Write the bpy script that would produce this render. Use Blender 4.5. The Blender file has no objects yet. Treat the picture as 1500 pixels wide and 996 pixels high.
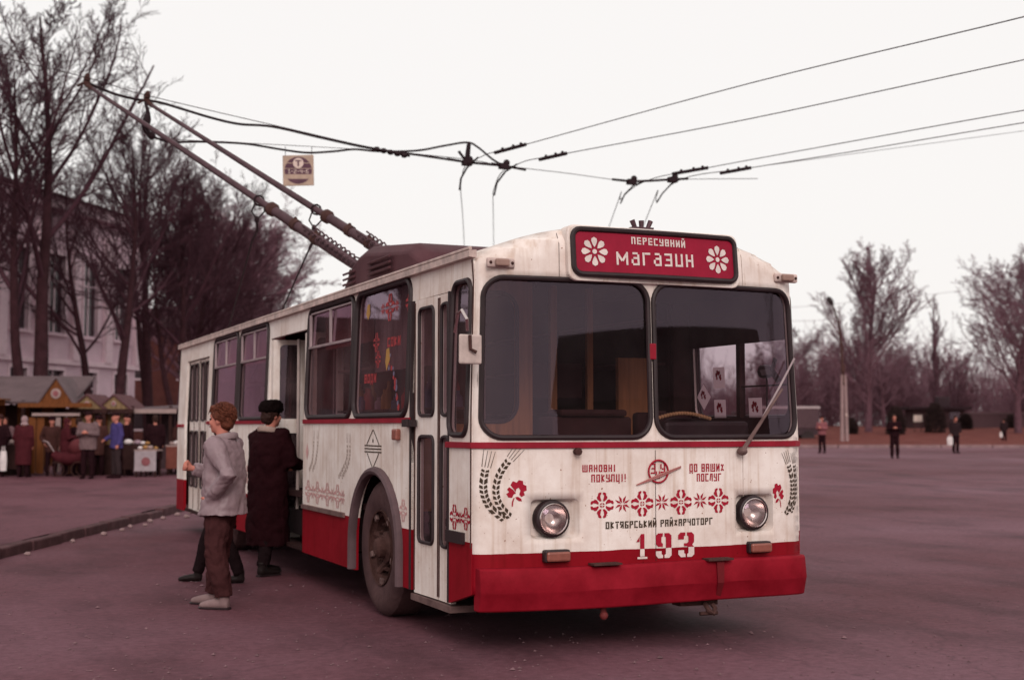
import bpy, bmesh, math, random
import numpy as np
from mathutils import Vector, Matrix
from mathutils.geometry import delaunay_2d_cdt

R = math.radians
scene = bpy.context.scene
col = scene.collection

# ------------------------------------------------------------------ camera
CAM = (-4.446, -7.947, 1.494)
YAW = R(-23.426)
cam_d = bpy.data.cameras.new("camera")
cam_d.sensor_width = 36.0
cam_d.lens = 1930.0 / 1500.0 * 36.0
cam_d.clip_start = 0.05
cam_d.clip_end = 3000.0
cam_d.dof.use_dof = True
cam_d.dof.focus_distance = 9.3
cam_d.dof.aperture_fstop = 1.9
cam = bpy.data.objects.new("camera", cam_d)
cam.location = CAM
cam.rotation_euler = (R(90 + 3.735), 0, YAW)
col.objects.link(cam)
scene.camera = cam

# ------------------------------------------------------------------ overcast sky and soft sun
SUN_EL, SUN_AZ = R(30), R(-106)          # azimuth: direction the light comes from, measured from +X
world = bpy.data.worlds.new("World")
scene.world = world
world.use_nodes = True
wn, wl = world.node_tree.nodes, world.node_tree.links
wn.clear()
w_out = wn.new('ShaderNodeOutputWorld')
w_bg = wn.new('ShaderNodeBackground')
w_sky = wn.new('ShaderNodeTexSky')
w_sky.sky_type = 'NISHITA'
w_sky.sun_disc = False
w_sky.sun_elevation = SUN_EL
w_sky.sun_rotation = R(90) - SUN_AZ
w_sky.dust_density = 6.0
w_mix = wn.new('ShaderNodeMix')
w_mix.data_type = 'RGBA'
w_mix.inputs[0].default_value = 0.93      # thick even cloud over the clear sky
w_mix.inputs[7].default_value = (7.05, 6.80, 6.62, 1)
wl.new(w_sky.outputs[0], w_mix.inputs[6])
wl.new(w_mix.outputs[2], w_bg.inputs[0])
w_bg.inputs[1].default_value = 0.143
wl.new(w_bg.outputs[0], w_out.inputs[0])

sun_d = bpy.data.lights.new("sun", 'SUN')
sun_d.energy = 1.5
sun_d.angle = R(25)
sun_d.color = (1.0, 0.90, 0.86)
sun = bpy.data.objects.new("sun", sun_d)
sdir = Vector((math.cos(SUN_EL) * math.cos(SUN_AZ), math.cos(SUN_EL) * math.sin(SUN_AZ), math.sin(SUN_EL)))
sun.rotation_euler = sdir.to_track_quat('Z', 'Y').to_euler()
sun.location = (-5, -20, 20)
col.objects.link(sun)

scene.view_settings.view_transform = 'Standard'
scene.view_settings.look = 'None'
scene.view_settings.exposure = 0.0
scene.view_settings.gamma = 1.0
scene.cycles.max_bounces = 6
scene.cycles.transparent_max_bounces = 24
scene.cycles.use_denoising = True

# ------------------------------------------------------------------ survey frame: d metres away, r metres to the right, of a fixed ground mark
FWD = Vector((-math.sin(YAW), math.cos(YAW), 0))
RGT = Vector((math.cos(YAW), math.sin(YAW), 0))
MARK = Vector((-4.446, -7.947, 0))


def ss(a, b, x):
    t = max(0.0, min(1.0, (x - a) / (b - a)))
    return t * t * (3 - 2 * t)


def ground_z(d, r):
    return 0.23 * ss(16, 48, d) * ss(-1, 9, r)


def lawn_z(d):
    return 0.30 + 1.15 * ss(78, 112, d)


def at(d, r, z=0.0):
    v = MARK + FWD * d + RGT * r
    return Vector((v.x, v.y, z))


KERB_R = -5.85
PAVE_Z = 0.12

# ------------------------------------------------------------------ materials


def _nodes(name):
    m = bpy.data.materials.new(name)
    m.use_nodes = True
    nt = m.node_tree
    return m, nt.nodes, nt.links, nt.nodes['Principled BSDF']


MATS = {}


def mat(name, c, rough=0.7, var=0.18, scale=6.0, bump=0.0, bscale=None, metal=0.0, spec=0.14, c2=None, stretch=(1, 1, 1), emit=0.0):
    if name in MATS:
        return MATS[name]
    m, n, l, b = _nodes(name)
    b.inputs['Roughness'].default_value = rough
    b.inputs['Metallic'].default_value = metal
    b.inputs['Specular IOR Level'].default_value = spec
    tc = n.new('ShaderNodeTexCoord')
    mp = n.new('ShaderNodeMapping')
    mp.inputs['Scale'].default_value = stretch
    l.new(tc.outputs['Object'], mp.inputs[0])
    nz = n.new('ShaderNodeTexNoise')
    nz.inputs['Scale'].default_value = scale
    nz.inputs['Detail'].default_value = 7
    nz.inputs['Roughness'].default_value = 0.65
    l.new(mp.outputs[0], nz.inputs[0])
    rp = n.new('ShaderNodeValToRGB')
    rp.color_ramp.elements[0].position = 0.32
    rp.color_ramp.elements[1].position = 0.72
    if c2 is None:
        c2 = tuple(min(1, x * (1 + var)) for x in c)
        c1 = tuple(x * (1 - var) for x in c)
    else:
        c1 = c
    rp.color_ramp.elements[0].color = (*c1, 1)
    rp.color_ramp.elements[1].color = (*c2, 1)
    l.new(nz.outputs[0], rp.inputs[0])
    l.new(rp.outputs[0], b.inputs['Base Color'])
    if bump:
        nb = n.new('ShaderNodeTexNoise')
        nb.inputs['Scale'].default_value = bscale or scale * 4
        nb.inputs['Detail'].default_value = 5
        l.new(mp.outputs[0], nb.inputs[0])
        bp = n.new('ShaderNodeBump')
        bp.inputs['Strength'].default_value = bump
        bp.inputs['Distance'].default_value = 0.02
        l.new(nb.outputs[0], bp.inputs['Height'])
        l.new(bp.outputs[0], b.inputs['Normal'])
    MATS[name] = m
    return m


CREAM = (0.82, 0.735, 0.695)
RED = (0.245, 0.004, 0.012)


def bus_paint(name, edge, wob=0.004, tint=1.0):
    """two coats of hand-painted enamel (cream over red, split at height `edge`) with chips, run marks and road film"""
    m, n, l, b = _nodes(name)
    tc = n.new('ShaderNodeTexCoord')
    sp = n.new('ShaderNodeSeparateXYZ')
    l.new(tc.outputs['Object'], sp.inputs[0])
    nw = n.new('ShaderNodeTexNoise'); nw.inputs['Scale'].default_value = 3.0; nw.inputs['Detail'].default_value = 3
    l.new(tc.outputs['Object'], nw.inputs[0])
    wmul = n.new('ShaderNodeMath'); wmul.operation = 'MULTIPLY_ADD'
    wmul.inputs[1].default_value = wob * 6; wmul.inputs[2].default_value = edge - wob * 3
    l.new(nw.outputs[0], wmul.inputs[0])
    lt = n.new('ShaderNodeMath'); lt.operation = 'LESS_THAN'
    l.new(sp.outputs[2], lt.inputs[0]); l.new(wmul.outputs[0], lt.inputs[1])
    # broad grime
    n1 = n.new('ShaderNodeTexNoise'); n1.inputs['Scale'].default_value = 2.2; n1.inputs['Detail'].default_value = 8; n1.inputs['Roughness'].default_value = 0.7
    l.new(tc.outputs['Object'], n1.inputs[0])
    r1 = n.new('ShaderNodeValToRGB')
    r1.color_ramp.elements[0].position = 0.30; r1.color_ramp.elements[0].color = (0.74, 0.66, 0.62, 1)
    r1.color_ramp.elements[1].position = 0.62; r1.color_ramp.elements[1].color = (1, 1, 1, 1)
    l.new(n1.outputs[0], r1.inputs[0])
    # vertical run marks
    mp = n.new('ShaderNodeMapping'); mp.inputs['Scale'].default_value = (22, 22, 1.2)
    l.new(tc.outputs['Object'], mp.inputs[0])
    n2 = n.new('ShaderNodeTexNoise'); n2.inputs['Scale'].default_value = 1.0; n2.inputs['Detail'].default_value = 4
    l.new(mp.outputs[0], n2.inputs[0])
    r2 = n.new('ShaderNodeValToRGB')
    r2.color_ramp.elements[0].position = 0.25; r2.color_ramp.elements[0].color = (0.80, 0.72, 0.66, 1)
    r2.color_ramp.elements[1].position = 0.48; r2.color_ramp.elements[1].color = (1, 1, 1, 1)
    l.new(n2.outputs[0], r2.inputs[0])
    # small chips
    n3 = n.new('ShaderNodeTexNoise'); n3.inputs['Scale'].default_value = 42; n3.inputs['Detail'].default_value = 3
    l.new(tc.outputs['Object'], n3.inputs[0])
    r3 = n.new('ShaderNodeValToRGB')
    r3.color_ramp.elements[0].position = 0.255; r3.color_ramp.elements[0].color = (0.42, 0.25, 0.20, 1)
    r3.color_ramp.elements[1].position = 0.30; r3.color_ramp.elements[1].color = (1, 1, 1, 1)
    l.new(n3.outputs[0], r3.inputs[0])
    base = n.new('ShaderNodeMix'); base.data_type = 'RGBA'
    base.inputs[6].default_value = (*[c * tint for c in CREAM], 1); base.inputs[7].default_value = (*RED, 1)
    l.new(lt.outputs[0], base.inputs[0])
    prev = base.outputs[2]
    for rr in (r1, r2, r3):
        mm = n.new('ShaderNodeMix'); mm.data_type = 'RGBA'; mm.blend_type = 'MULTIPLY'; mm.inputs[0].default_value = 1.0
        l.new(prev, mm.inputs[6]); l.new(rr.outputs[0], mm.inputs[7]); prev = mm.outputs[2]
    l.new(prev, b.inputs['Base Color'])
    nr = n.new('ShaderNodeMapRange'); nr.inputs[3].default_value = 0.62; nr.inputs[4].default_value = 0.40
    l.new(n1.outputs[0], nr.inputs[0]); l.new(nr.outputs[0], b.inputs['Roughness'])
    b.inputs['Specular IOR Level'].default_value = 0.10
    bp = n.new('ShaderNodeBump'); bp.inputs['Strength'].default_value = 0.25; bp.inputs['Distance'].default_value = 0.012
    nb = n.new('ShaderNodeTexNoise'); nb.inputs['Scale'].default_value = 3.5; nb.inputs['Detail'].default_value = 2
    l.new(tc.outputs['Object'], nb.inputs[0]); l.new(nb.outputs[0], bp.inputs['Height'])
    l.new(bp.outputs[0], b.inputs['Normal'])
    MATS[name] = m
    return m


def glass(name, tint=(0.72, 0.66, 0.70), dust=0.05, dustc=(0.55, 0.45, 0.45), rough=0.015, dscale=3.0):
    """thin window glass: transmits, reflects by Fresnel, with an uneven film of dust"""
    m = bpy.data.materials.new(name); m.use_nodes = True
    n, l = m.node_tree.nodes, m.node_tree.links
    n.clear()
    out = n.new('ShaderNodeOutputMaterial')
    tr = n.new('ShaderNodeBsdfTransparent'); tr.inputs[0].default_value = (*tint, 1)
    gl = n.new('ShaderNodeBsdfGlossy'); gl.inputs['Roughness'].default_value = rough; gl.inputs[0].default_value = (1.0, 0.76, 0.96, 1)
    lw = n.new('ShaderNodeLayerWeight'); lw.inputs[0].default_value = 0.5
    pw = n.new('ShaderNodeMath'); pw.operation = 'POWER'; pw.inputs[1].default_value = 5.0
    fr = n.new('ShaderNodeMath'); fr.operation = 'MULTIPLY_ADD'; fr.inputs[1].default_value = 0.92; fr.inputs[2].default_value = 0.046
    l.new(lw.outputs['Facing'], pw.inputs[0]); l.new(pw.outputs[0], fr.inputs[0])
    mx = n.new('ShaderNodeMixShader')
    l.new(fr.outputs[0], mx.inputs[0]); l.new(tr.outputs[0], mx.inputs[1]); l.new(gl.outputs[0], mx.inputs[2])
    df = n.new('ShaderNodeBsdfDiffuse'); df.inputs[0].default_value = (*dustc, 1)
    tc = n.new('ShaderNodeTexCoord')
    nz = n.new('ShaderNodeTexNoise'); nz.inputs['Scale'].default_value = dscale; nz.inputs['Detail'].default_value = 6
    l.new(tc.outputs['Object'], nz.inputs[0])
    mr = n.new('ShaderNodeMapRange'); mr.inputs[1].default_value = 0.3; mr.inputs[2].default_value = 0.75
    mr.inputs[3].default_value = dust * 0.3; mr.inputs[4].default_value = dust * 1.8
    l.new(nz.outputs[0], mr.inputs[0])
    m2 = n.new('ShaderNodeMixShader')
    l.new(mr.outputs[0], m2.inputs[0]); l.new(mx.outputs[0], m2.inputs[1]); l.new(df.outputs[0], m2.inputs[2])
    l.new(m2.outputs[0], out.inputs[0])
    MATS[name] = m
    return m


def asphalt(name, c, c2, patch):
    m, n, l, b = _nodes(name)
    tc = n.new('ShaderNodeTexCoord')
    n1 = n.new('ShaderNodeTexNoise'); n1.inputs['Scale'].default_value = 0.11; n1.inputs['Detail'].default_value = 11; n1.inputs['Roughness'].default_value = 0.62
    l.new(tc.outputs['Object'], n1.inputs[0])
    r1 = n.new('ShaderNodeValToRGB')
    r1.color_ramp.elements[0].position = 0.34; r1.color_ramp.elements[0].color = (*c, 1)
    r1.color_ramp.elements[1].position = 0.68; r1.color_ramp.elements[1].color = (*c2, 1)
    l.new(n1.outputs[0], r1.inputs[0])
    n2 = n.new('ShaderNodeTexNoise'); n2.inputs['Scale'].default_value = 14; n2.inputs['Detail'].default_value = 10; n2.inputs['Roughness'].default_value = 0.82
    l.new(tc.outputs['Object'], n2.inputs[0])
    r2 = n.new('ShaderNodeValToRGB')
    r2.color_ramp.elements[0].position = 0.30; r2.color_ramp.elements[0].color = (0.58, 0.55, 0.55, 1)
    r2.color_ramp.elements[1].position = 0.70; r2.color_ramp.elements[1].color = (1.28, 1.26, 1.26, 1)
    l.new(n2.outputs[0], r2.inputs[0])
    # oil and damp stains, stretched along the traffic
    mp = n.new('ShaderNodeMapping'); mp.inputs['Rotation'].default_value = (0, 0, R(24)); mp.inputs['Scale'].default_value = (1.0, 0.5, 1)
    l.new(tc.outputs['Object'], mp.inputs[0])
    n3 = n.new('ShaderNodeTexNoise'); n3.inputs['Scale'].default_value = 0.9; n3.inputs['Detail'].default_value = 7; n3.inputs['Roughness'].default_value = 0.6
    l.new(mp.outputs[0], n3.inputs[0])
    r3 = n.new('ShaderNodeValToRGB')
    r3.color_ramp.elements[0].position = 0.31; r3.color_ramp.elements[0].color = (patch, patch, patch, 1)
    r3.color_ramp.elements[1].position = 0.52; r3.color_ramp.elements[1].color = (1, 1, 1, 1)
    l.new(n3.outputs[0], r3.inputs[0])
    # pale grit
    n4 = n.new('ShaderNodeTexVoronoi'); n4.inputs['Scale'].default_value = 26
    l.new(tc.outputs['Object'], n4.inputs[0])
    r4 = n.new('ShaderNodeValToRGB')
    r4.color_ramp.elements[0].position = 0.05; r4.color_ramp.elements[0].color = (1.5, 1.4, 1.4, 1)
    r4.color_ramp.elements[1].position = 0.12; r4.color_ramp.elements[1].color = (1, 1, 1, 1)
    l.new(n4.outputs[0], r4.inputs[0])
    # fine cracks
    v = n.new('ShaderNodeTexVoronoi'); v.feature = 'DISTANCE_TO_EDGE'; v.inputs['Scale'].default_value = 0.22
    wv = n.new('ShaderNodeTexNoise'); wv.inputs['Scale'].default_value = 1.2; wv.inputs['Detail'].default_value = 5
    l.new(tc.outputs['Object'], wv.inputs[0])
    add = n.new('ShaderNodeMix'); add.data_type = 'RGBA'; add.blend_type = 'ADD'; add.inputs[0].default_value = 1.0
    l.new(tc.outputs['Object'], add.inputs[6]); l.new(wv.outputs[1], add.inputs[7]); l.new(add.outputs[2], v.inputs[0])
    r5 = n.new('ShaderNodeValToRGB')
    r5.color_ramp.elements[0].position = 0.0; r5.color_ramp.elements[0].color = (0.78, 0.78, 0.78, 1)
    r5.color_ramp.elements[1].position = 0.004; r5.color_ramp.elements[1].color = (1, 1, 1, 1)
    l.new(v.outputs[0], r5.inputs[0])
    prev = r1.outputs[0]
    for rr in (r2, r3, r4, r5):
        mm = n.new('ShaderNodeMix'); mm.data_type = 'RGBA'; mm.blend_type = 'MULTIPLY'; mm.inputs[0].default_value = 1.0
        l.new(prev, mm.inputs[6]); l.new(rr.outputs[0], mm.inputs[7]); prev = mm.outputs[2]
    l.new(prev, b.inputs['Base Color'])
    b.inputs['Roughness'].default_value = 0.75
    b.inputs['Specular IOR Level'].default_value = 0.12
    bp = n.new('ShaderNodeBump'); bp.inputs['Strength'].default_value = 0.5; bp.inputs['Distance'].default_value = 0.02
    l.new(n2.outputs[0], bp.inputs['Height']); l.new(bp.outputs[0], b.inputs['Normal'])
    MATS[name] = m
    return m


M_ASPH = asphalt('asphalt', (0.100, 0.032, 0.040), (0.186, 0.092, 0.118), 0.58)
M_PAVE = asphalt('pavement_asphalt', (0.116, 0.043, 0.056), (0.160, 0.070, 0.088), 0.6)
M_LAWN = mat('winter_grass', (0.105, 0.030, 0.026), rough=0.95, c2=(0.165, 0.056, 0.048), scale=0.9, bump=0.8, bscale=14, spec=0.05)
M_KERB = mat('kerb_stone', (0.085, 0.040, 0.044), rough=0.9, var=0.3, scale=5, bump=0.4)
M_FRONT = bus_paint('front_paint', 0.664)
M_SIDE = bus_paint('side_paint', 0.735, tint=0.97)
M_WHITE = bus_paint('cream_paint', -10, tint=0.97)
M_ROOF = bus_paint('roof_paint', -10, tint=0.80)
M_GUT = mat('gutter_paint', (0.50, 0.38, 0.35), rough=0.6, var=0.35, scale=9)
M_RED = mat('red_enamel', (0.165, 0.004, 0.010), rough=0.6, c2=(0.285, 0.010, 0.022), scale=3.2, spec=0.06, bump=0.35, bscale=7)
M_BELT = mat('belt_red', (0.26, 0.012, 0.026), rough=0.5, var=0.25, scale=5)
M_DECR = mat('stencil_red', (0.33, 0.010, 0.028), rough=0.6, var=0.12, scale=30)
M_FADE = mat('faded_stencil_red', (0.56, 0.31, 0.30), rough=0.7, var=0.2, scale=30)
M_FADEG = mat('faded_stencil_grey', (0.42, 0.33, 0.29), rough=0.7, var=0.2, scale=30)
M_DECK = mat('stencil_dark', (0.055, 0.035, 0.022), rough=0.6, var=0.2, scale=30)
M_DECW = mat('stencil_white', (0.66, 0.56, 0.53), rough=0.6, var=0.15, scale=18)
M_RUB = mat('black_rubber', (0.022, 0.010, 0.012), rough=0.55, var=0.3, scale=8, spec=0.35)
M_TYRE = mat('tyre_rubber', (0.052, 0.026, 0.028), rough=0.85, c2=(0.098, 0.052, 0.052), scale=4, bump=0.3, bscale=30)
M_FLARE = mat('arch_rubber', (0.10, 0.062, 0.068), rough=0.6, var=0.25, scale=5)
M_STEEL = mat('dirty_steel', (0.11, 0.065, 0.062), rough=0.6, c2=(0.22, 0.14, 0.13), scale=9, metal=0.2)
M_RUST = mat('rusty_iron', (0.045, 0.020, 0.018), rough=0.85, c2=(0.090, 0.043, 0.038), scale=14, bump=0.3)
M_POLE = mat('pole_grey', (0.085, 0.046, 0.054), rough=0.5, var=0.25, scale=6, metal=0.25)
M_COVER = mat('roof_cover_brown', (0.062, 0.022, 0.028), rough=0.65, c2=(0.095, 0.038, 0.045), scale=3, bump=0.1)
M_CABLE = mat('black_cable', (0.020, 0.009, 0.012), rough=0.6, var=0.2)
M_WIRE = mat('wire', (0.045, 0.024, 0.028), rough=0.6, var=0.2)
M_UNDER = mat('underbody', (0.014, 0.007, 0.008), rough=0.95, var=0.3)
M_OCHRE = mat('ochre_varnish', (0.34, 0.145, 0.052), rough=0.45, var=0.3, scale=3, stretch=(6, 6, 0.6), spec=0.4)
M_DARKIN = mat('interior_dark', (0.034, 0.013, 0.013), rough=0.8, var=0.3)
M_LINER = mat('interior_liner', (0.10, 0.05, 0.048), rough=0.7, var=0.2)
M_CHROME = mat('worn_chrome', (0.62, 0.52, 0.50), rough=0.22, var=0.1, metal=1.0)
M_LENS = glass('lamp_glass', tint=(0.85, 0.8, 0.8), dust=0.16, rough=0.05, dscale=14)
M_AMBER = mat('amber_lens', (0.24, 0.075, 0.055), rough=0.35, var=0.2, scale=20, spec=0.5)
M_GLASS = glass('windscreen_glass', tint=(0.74, 0.66, 0.70), dust=0.012)
M_GLASS_S = glass('side_glass', tint=(0.62, 0.52, 0.55), dust=0.09, dustc=(0.34, 0.24, 0.26), dscale=2.2)
M_GLASS_D = glass('door_glass', tint=(0.55, 0.45, 0.48), dust=0.10, dustc=(0.34, 0.24, 0.25))
M_CLOTH = mat('curtain_cloth', (0.24, 0.15, 0.16), rough=0.9, var=0.3, scale=3, stretch=(1, 8, 1))
M_LIN = mat('dark_lining', (0.040, 0.016, 0.018), rough=0.8, var=0.3)
M_ALU = mat('aluminium', (0.40, 0.31, 0.32), rough=0.4, var=0.2, metal=0.4)

# ------------------------------------------------------------------ geometry helpers


class MB:
    """collects shapes; build() links them as one mesh object"""

    def __init__(self):
        self.v, self.f = [], []

    def add(self, vs, fs):
        o = len(self.v)
        self.v += [tuple(p) for p in vs]
        self.f += [tuple(i + o for i in f) for f in fs]
        return self

    def box(self, c, s, rot=None):
        hx, hy, hz = s[0] / 2, s[1] / 2, s[2] / 2
        vs = [Vector((x, y, z)) for x in (-hx, hx) for y in (-hy, hy) for z in (-hz, hz)]
        if rot is not None:
            vs = [rot @ p for p in vs]
        vs = [p + Vector(c) for p in vs]
        return self.add(vs, [(0, 1, 3, 2), (4, 6, 7, 5), (0, 4, 5, 1), (2, 3, 7, 6), (0, 2, 6, 4), (1, 5, 7, 3)])

    def span(self, x0, x1, y0, y1, z0, z1):
        return self.box(((x0 + x1) / 2, (y0 + y1) / 2, (z0 + z1) / 2), (abs(x1 - x0), abs(y1 - y0), abs(z1 - z0)))

    def tube(self, path, rad, n=8, closed=False, cap=True, up=None):
        """sweep of a round or elliptic section; rad: number, list, or list of (a, b) with a along `up`"""
        P = [Vector(p) for p in path]
        N = len(P)
        if not isinstance(rad, (list, tuple)):
            rad = [rad] * N
        rad = [(q, q) if not isinstance(q, (list, tuple)) else q for q in rad]
        ref = None
        vs = []
        for i in range(N):
            if closed:
                t = P[(i + 1) % N] - P[i - 1]
            else:
                t = P[min(i + 1, N - 1)] - P[max(i - 1, 0)]
            if t.length < 1e-9:
                t = Vector((0, 0, 1))
            t.normalize()
            if up is not None:
                ref = Vector(up)
            elif ref is None:
                ref = Vector((0, 0, 1)) if abs(t.z) < 0.9 else Vector((1, 0, 0))
            a = ref - t * ref.dot(t)
            if a.length < 1e-6:
                a = t.orthogonal()
            a.normalize()
            b = t.cross(a)
            ref = a if up is None else ref
            for k in range(n):
                an = 2 * math.pi * k / n
                vs.append(P[i] + a * (math.cos(an) * rad[i][0]) + b * (math.sin(an) * rad[i][1]))
        fs = []
        for i in range(N if closed else N - 1):
            j = (i + 1) % N
            for k in range(n):
                k2 = (k + 1) % n
                fs.append((i * n + k, i * n + k2, j * n + k2, j * n + k))
        if not closed and cap:
            fs.append(tuple(range(n - 1, -1, -1)))
            fs.append(tuple((N - 1) * n + k for k in range(n)))
        return self.add(vs, fs)

    def lathe(self, prof, n=24, axis='z', c=(0, 0, 0), closed_prof=False, caps=(1, 1)):
        """prof: (radius, height) pairs"""
        vs = []
        for (r, h) in prof:
            for k in range(n):
                a = 2 * math.pi * k / n
                p = (r * math.cos(a), r * math.sin(a), h)
                if axis == 'x':
                    p = (h, p[0], p[1])
                elif axis == 'y':
                    p = (p[0], h, -p[1])
                vs.append((p[0] + c[0], p[1] + c[1], p[2] + c[2]))
        m = len(prof)
        fs = []
        for i in range(m if closed_prof else m - 1):
            j = (i + 1) % m
            for k in range(n):
                k2 = (k + 1) % n
                fs.append((i * n + k, i * n + k2, j * n + k2, j * n + k))
        if not closed_prof and caps[0]:
            fs.append(tuple(range(n - 1, -1, -1)))
        if not closed_prof and caps[1]:
            fs.append(tuple((m - 1) * n + k for k in range(n)))
        return self.add(vs, fs)

    def ball(self, c, r, n=10, m=7, rot=None):
        if not isinstance(r, (list, tuple)):
            r = (r, r, r)
        vs = []
        for i in range(m + 1):
            ph = math.pi * i / m
            for k in range(n):
                a = 2 * math.pi * k / n
                p = Vector((r[0] * math.sin(ph) * math.cos(a), r[1] * math.sin(ph) * math.sin(a), r[2] * math.cos(ph)))
                if rot is not None:
                    p = rot @ p
                vs.append(p + Vector(c))
        fs = []
        for i in range(m):
            for k in range(n):
                k2 = (k + 1) % n
                fs.append((i * n + k, (i + 1) * n + k, (i + 1) * n + k2, i * n + k2))
        return self.add(vs, fs)

    def prism(self, poly, mapf, d0, d1):
        """extrude a 2D polygon: mapf(u, v, d)"""
        n = len(poly)
        vs = [mapf(u, v, d0) for u, v in poly] + [mapf(u, v, d1) for u, v in poly]
        fs = [tuple(range(n - 1, -1, -1)), tuple(range(n, 2 * n))]
        fs += [(i, (i + 1) % n, n + (i + 1) % n, n + i) for i in range(n)]
        return self.add(vs, fs)

    def strip(self, path, nrm, h, d):
        """moulding of height h standing d proud along a path with outward normals"""
        vs, fs = [], []
        for p, q in zip(path, nrm):
            p, q = Vector(p), Vector(q).normalized()
            for (a, bz) in ((-0.01, -h / 2), (d, -h / 2 + 0.004), (d, h / 2 - 0.004), (-0.01, h / 2)):
                vs.append(p + q * a + Vector((0, 0, bz)))
        for i in range(len(path) - 1):
            for k in range(4):
                fs.append((i * 4 + k, i * 4 + (k + 1) % 4, i * 4 + 4 + (k + 1) % 4, i * 4 + 4 + k))
        e = (len(path) - 1) * 4
        fs += [(3, 2, 1, 0), (e, e + 1, e + 2, e + 3)]
        return self.add(vs, fs)

    def build(self, name, m, parent=None, smooth=False, bevel=0.0, fix=True, angle=40):
        me = bpy.data.meshes.new(name)
        me.from_pydata(self.v, [], self.f)
        if fix:
            bm = bmesh.new(); bm.from_mesh(me)
            bmesh.ops.recalc_face_normals(bm, faces=bm.faces)
            bm.to_mesh(me); bm.free()
        return link(name, me, m, parent, smooth, bevel, angle)


def link(name, me, m, parent=None, smooth=False, bevel=0.0, angle=40):
    o = bpy.data.objects.new(name, me)
    if m is not None and len(me.materials) == 0:
        me.materials.append(m)
    col.objects.link(o)
    if smooth:
        me.shade_smooth()
        try:
            me.set_sharp_from_angle(angle=R(angle))
        except Exception:
            pass
    if bevel:
        b = o.modifiers.new('bevel', 'BEVEL')
        b.width = bevel; b.segments = 2; b.limit_method = 'ANGLE'; b.angle_limit = R(35)
    if parent is not None:
        o.parent = parent
    return o


def tag(o, label, cat=None, group=None, kind=None):
    o['label'] = label
    if cat:
        o['category'] = cat
    if group:
        o['group'] = group
    if kind:
        o['kind'] = kind
    return o


def empty(name, loc=(0, 0, 0), rz=0.0, parent=None):
    o = bpy.data.objects.new(name, None)
    o.empty_display_size = 0.2
    o.location = loc
    o.rotation_euler = (0, 0, rz)
    col.objects.link(o)
    if parent is not None:
        o.parent = parent
    return o


def copy_tree(o, parent=None):
    c = o.copy()
    col.objects.link(c)
    c.parent = parent
    for ch in list(o.children):
        copy_tree(ch, c)
    return c


def inside(poly, pts):
    x, y = pts[:, 0], pts[:, 1]
    res = np.zeros(len(pts), bool)
    j = len(poly) - 1
    for i in range(len(poly)):
        xi, yi = poly[i]; xj, yj = poly[j]
        c = ((yi > y) != (yj > y)) & (x < (xj - xi) * (y - yi) / ((yj - yi) or 1e-12) + xi)
        res ^= c
        j = i
    return res


def rrect(u0, u1, v0, v1, r, n=5):
    pts = []
    for (cx, cy, a0) in ((u1 - r, v0 + r, -90), (u1 - r, v1 - r, 0), (u0 + r, v1 - r, 90), (u0 + r, v0 + r, 180)):
        for k in range(n + 1):
            a = R(a0 + 90 * k / n)
            pts.append((cx + r * math.cos(a), cy + r * math.sin(a)))
    return pts


def dense(poly, step):
    out = []
    for i, p in enumerate(poly):
        q = poly[(i + 1) % len(poly)]
        n = max(1, int(math.hypot(q[0] - p[0], q[1] - p[1]) / step))
        out += [(p[0] + (q[0] - p[0]) * k / n, p[1] + (q[1] - p[1]) * k / n) for k in range(n)]
    return out


def sheet(name, outline, holes, su, sv, mapf, m, parent=None, thick=0.0, flip=False, smooth=True, inner=None):
    """panel cut from a flat outline with openings, then pressed onto a curved surface by mapf(u, v)"""
    loops = [dense(outline, min(su, sv))] + [dense(h, min(su, sv)) for h in holes]
    P, E = [], []
    for lp in loops:
        o = len(P)
        P += lp
        E += [(o + i, o + (i + 1) % len(lp)) for i in range(len(lp))]
    us = [p[0] for p in outline]; vs = [p[1] for p in outline]
    gu = np.arange(min(us) + su / 2, max(us), su); gv = np.arange(min(vs) + sv / 2, max(vs), sv)
    G = np.array([(a, b) for a in gu for b in gv])
    if len(G):
        k = inside(outline, G)
        for h in holes:
            k &= ~inside(h, G)
        P += [tuple(p) for p in G[k]]
    rv, re, rf = delaunay_2d_cdt([Vector(p) for p in P], E, [], 0, 1e-6)[:3]
    V = np.array([(p[0], p[1]) for p in rv])
    F = np.array([f for f in rf])
    cen = V[F].mean(axis=1)
    k = inside(outline, cen)
    for h in holes:
        k &= ~inside(h, cen)
    F = F[k]
    used = np.unique(F)
    rem = -np.ones(len(V), int); rem[used] = np.arange(len(used))
    verts = [tuple(mapf(*V[i])) for i in used]
    faces = [tuple(int(rem[i]) for i in (f[::-1] if flip else f)) for f in F]
    me = bpy.data.meshes.new(name)
    me.from_pydata(verts, [], faces)
    o = link(name, me, m, parent, smooth, angle=50)
    if thick:
        s = o.modifiers.new('solid', 'SOLIDIFY'); s.thickness = thick; s.offset = -1
        if inner is not None:
            me.materials.append(inner); s.material_offset = 1
    return o


def clip_z(poly, z, keep_above):
    out = []
    n = len(poly)
    for i in range(n):
        a, b = poly[i], poly[(i + 1) % n]
        ia = (a[1] >= z) == keep_above
        ib = (b[1] >= z) == keep_above
        if ia:
            out.append(a)
        if ia != ib:
            t = (z - a[1]) / (b[1] - a[1])
            out.append((a[0] + (b[0] - a[0]) * t, z))
    return out


def decal(name, polys, mapf, m, parent, off=0.003, lift=None):
    """paint coat lying on a surface: small polygons pressed onto it"""
    vs, fs = [], []
    for i, p in enumerate(polys):
        if len(p) < 3:
            continue
        o = len(vs)
        vs += [mapf(u, v, off) for u, v in p]
        fs.append(tuple(range(o, o + len(p))))
    me = bpy.data.meshes.new(name)
    me.from_pydata(vs, [], fs)
    return link(name, me, m, parent)


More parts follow.
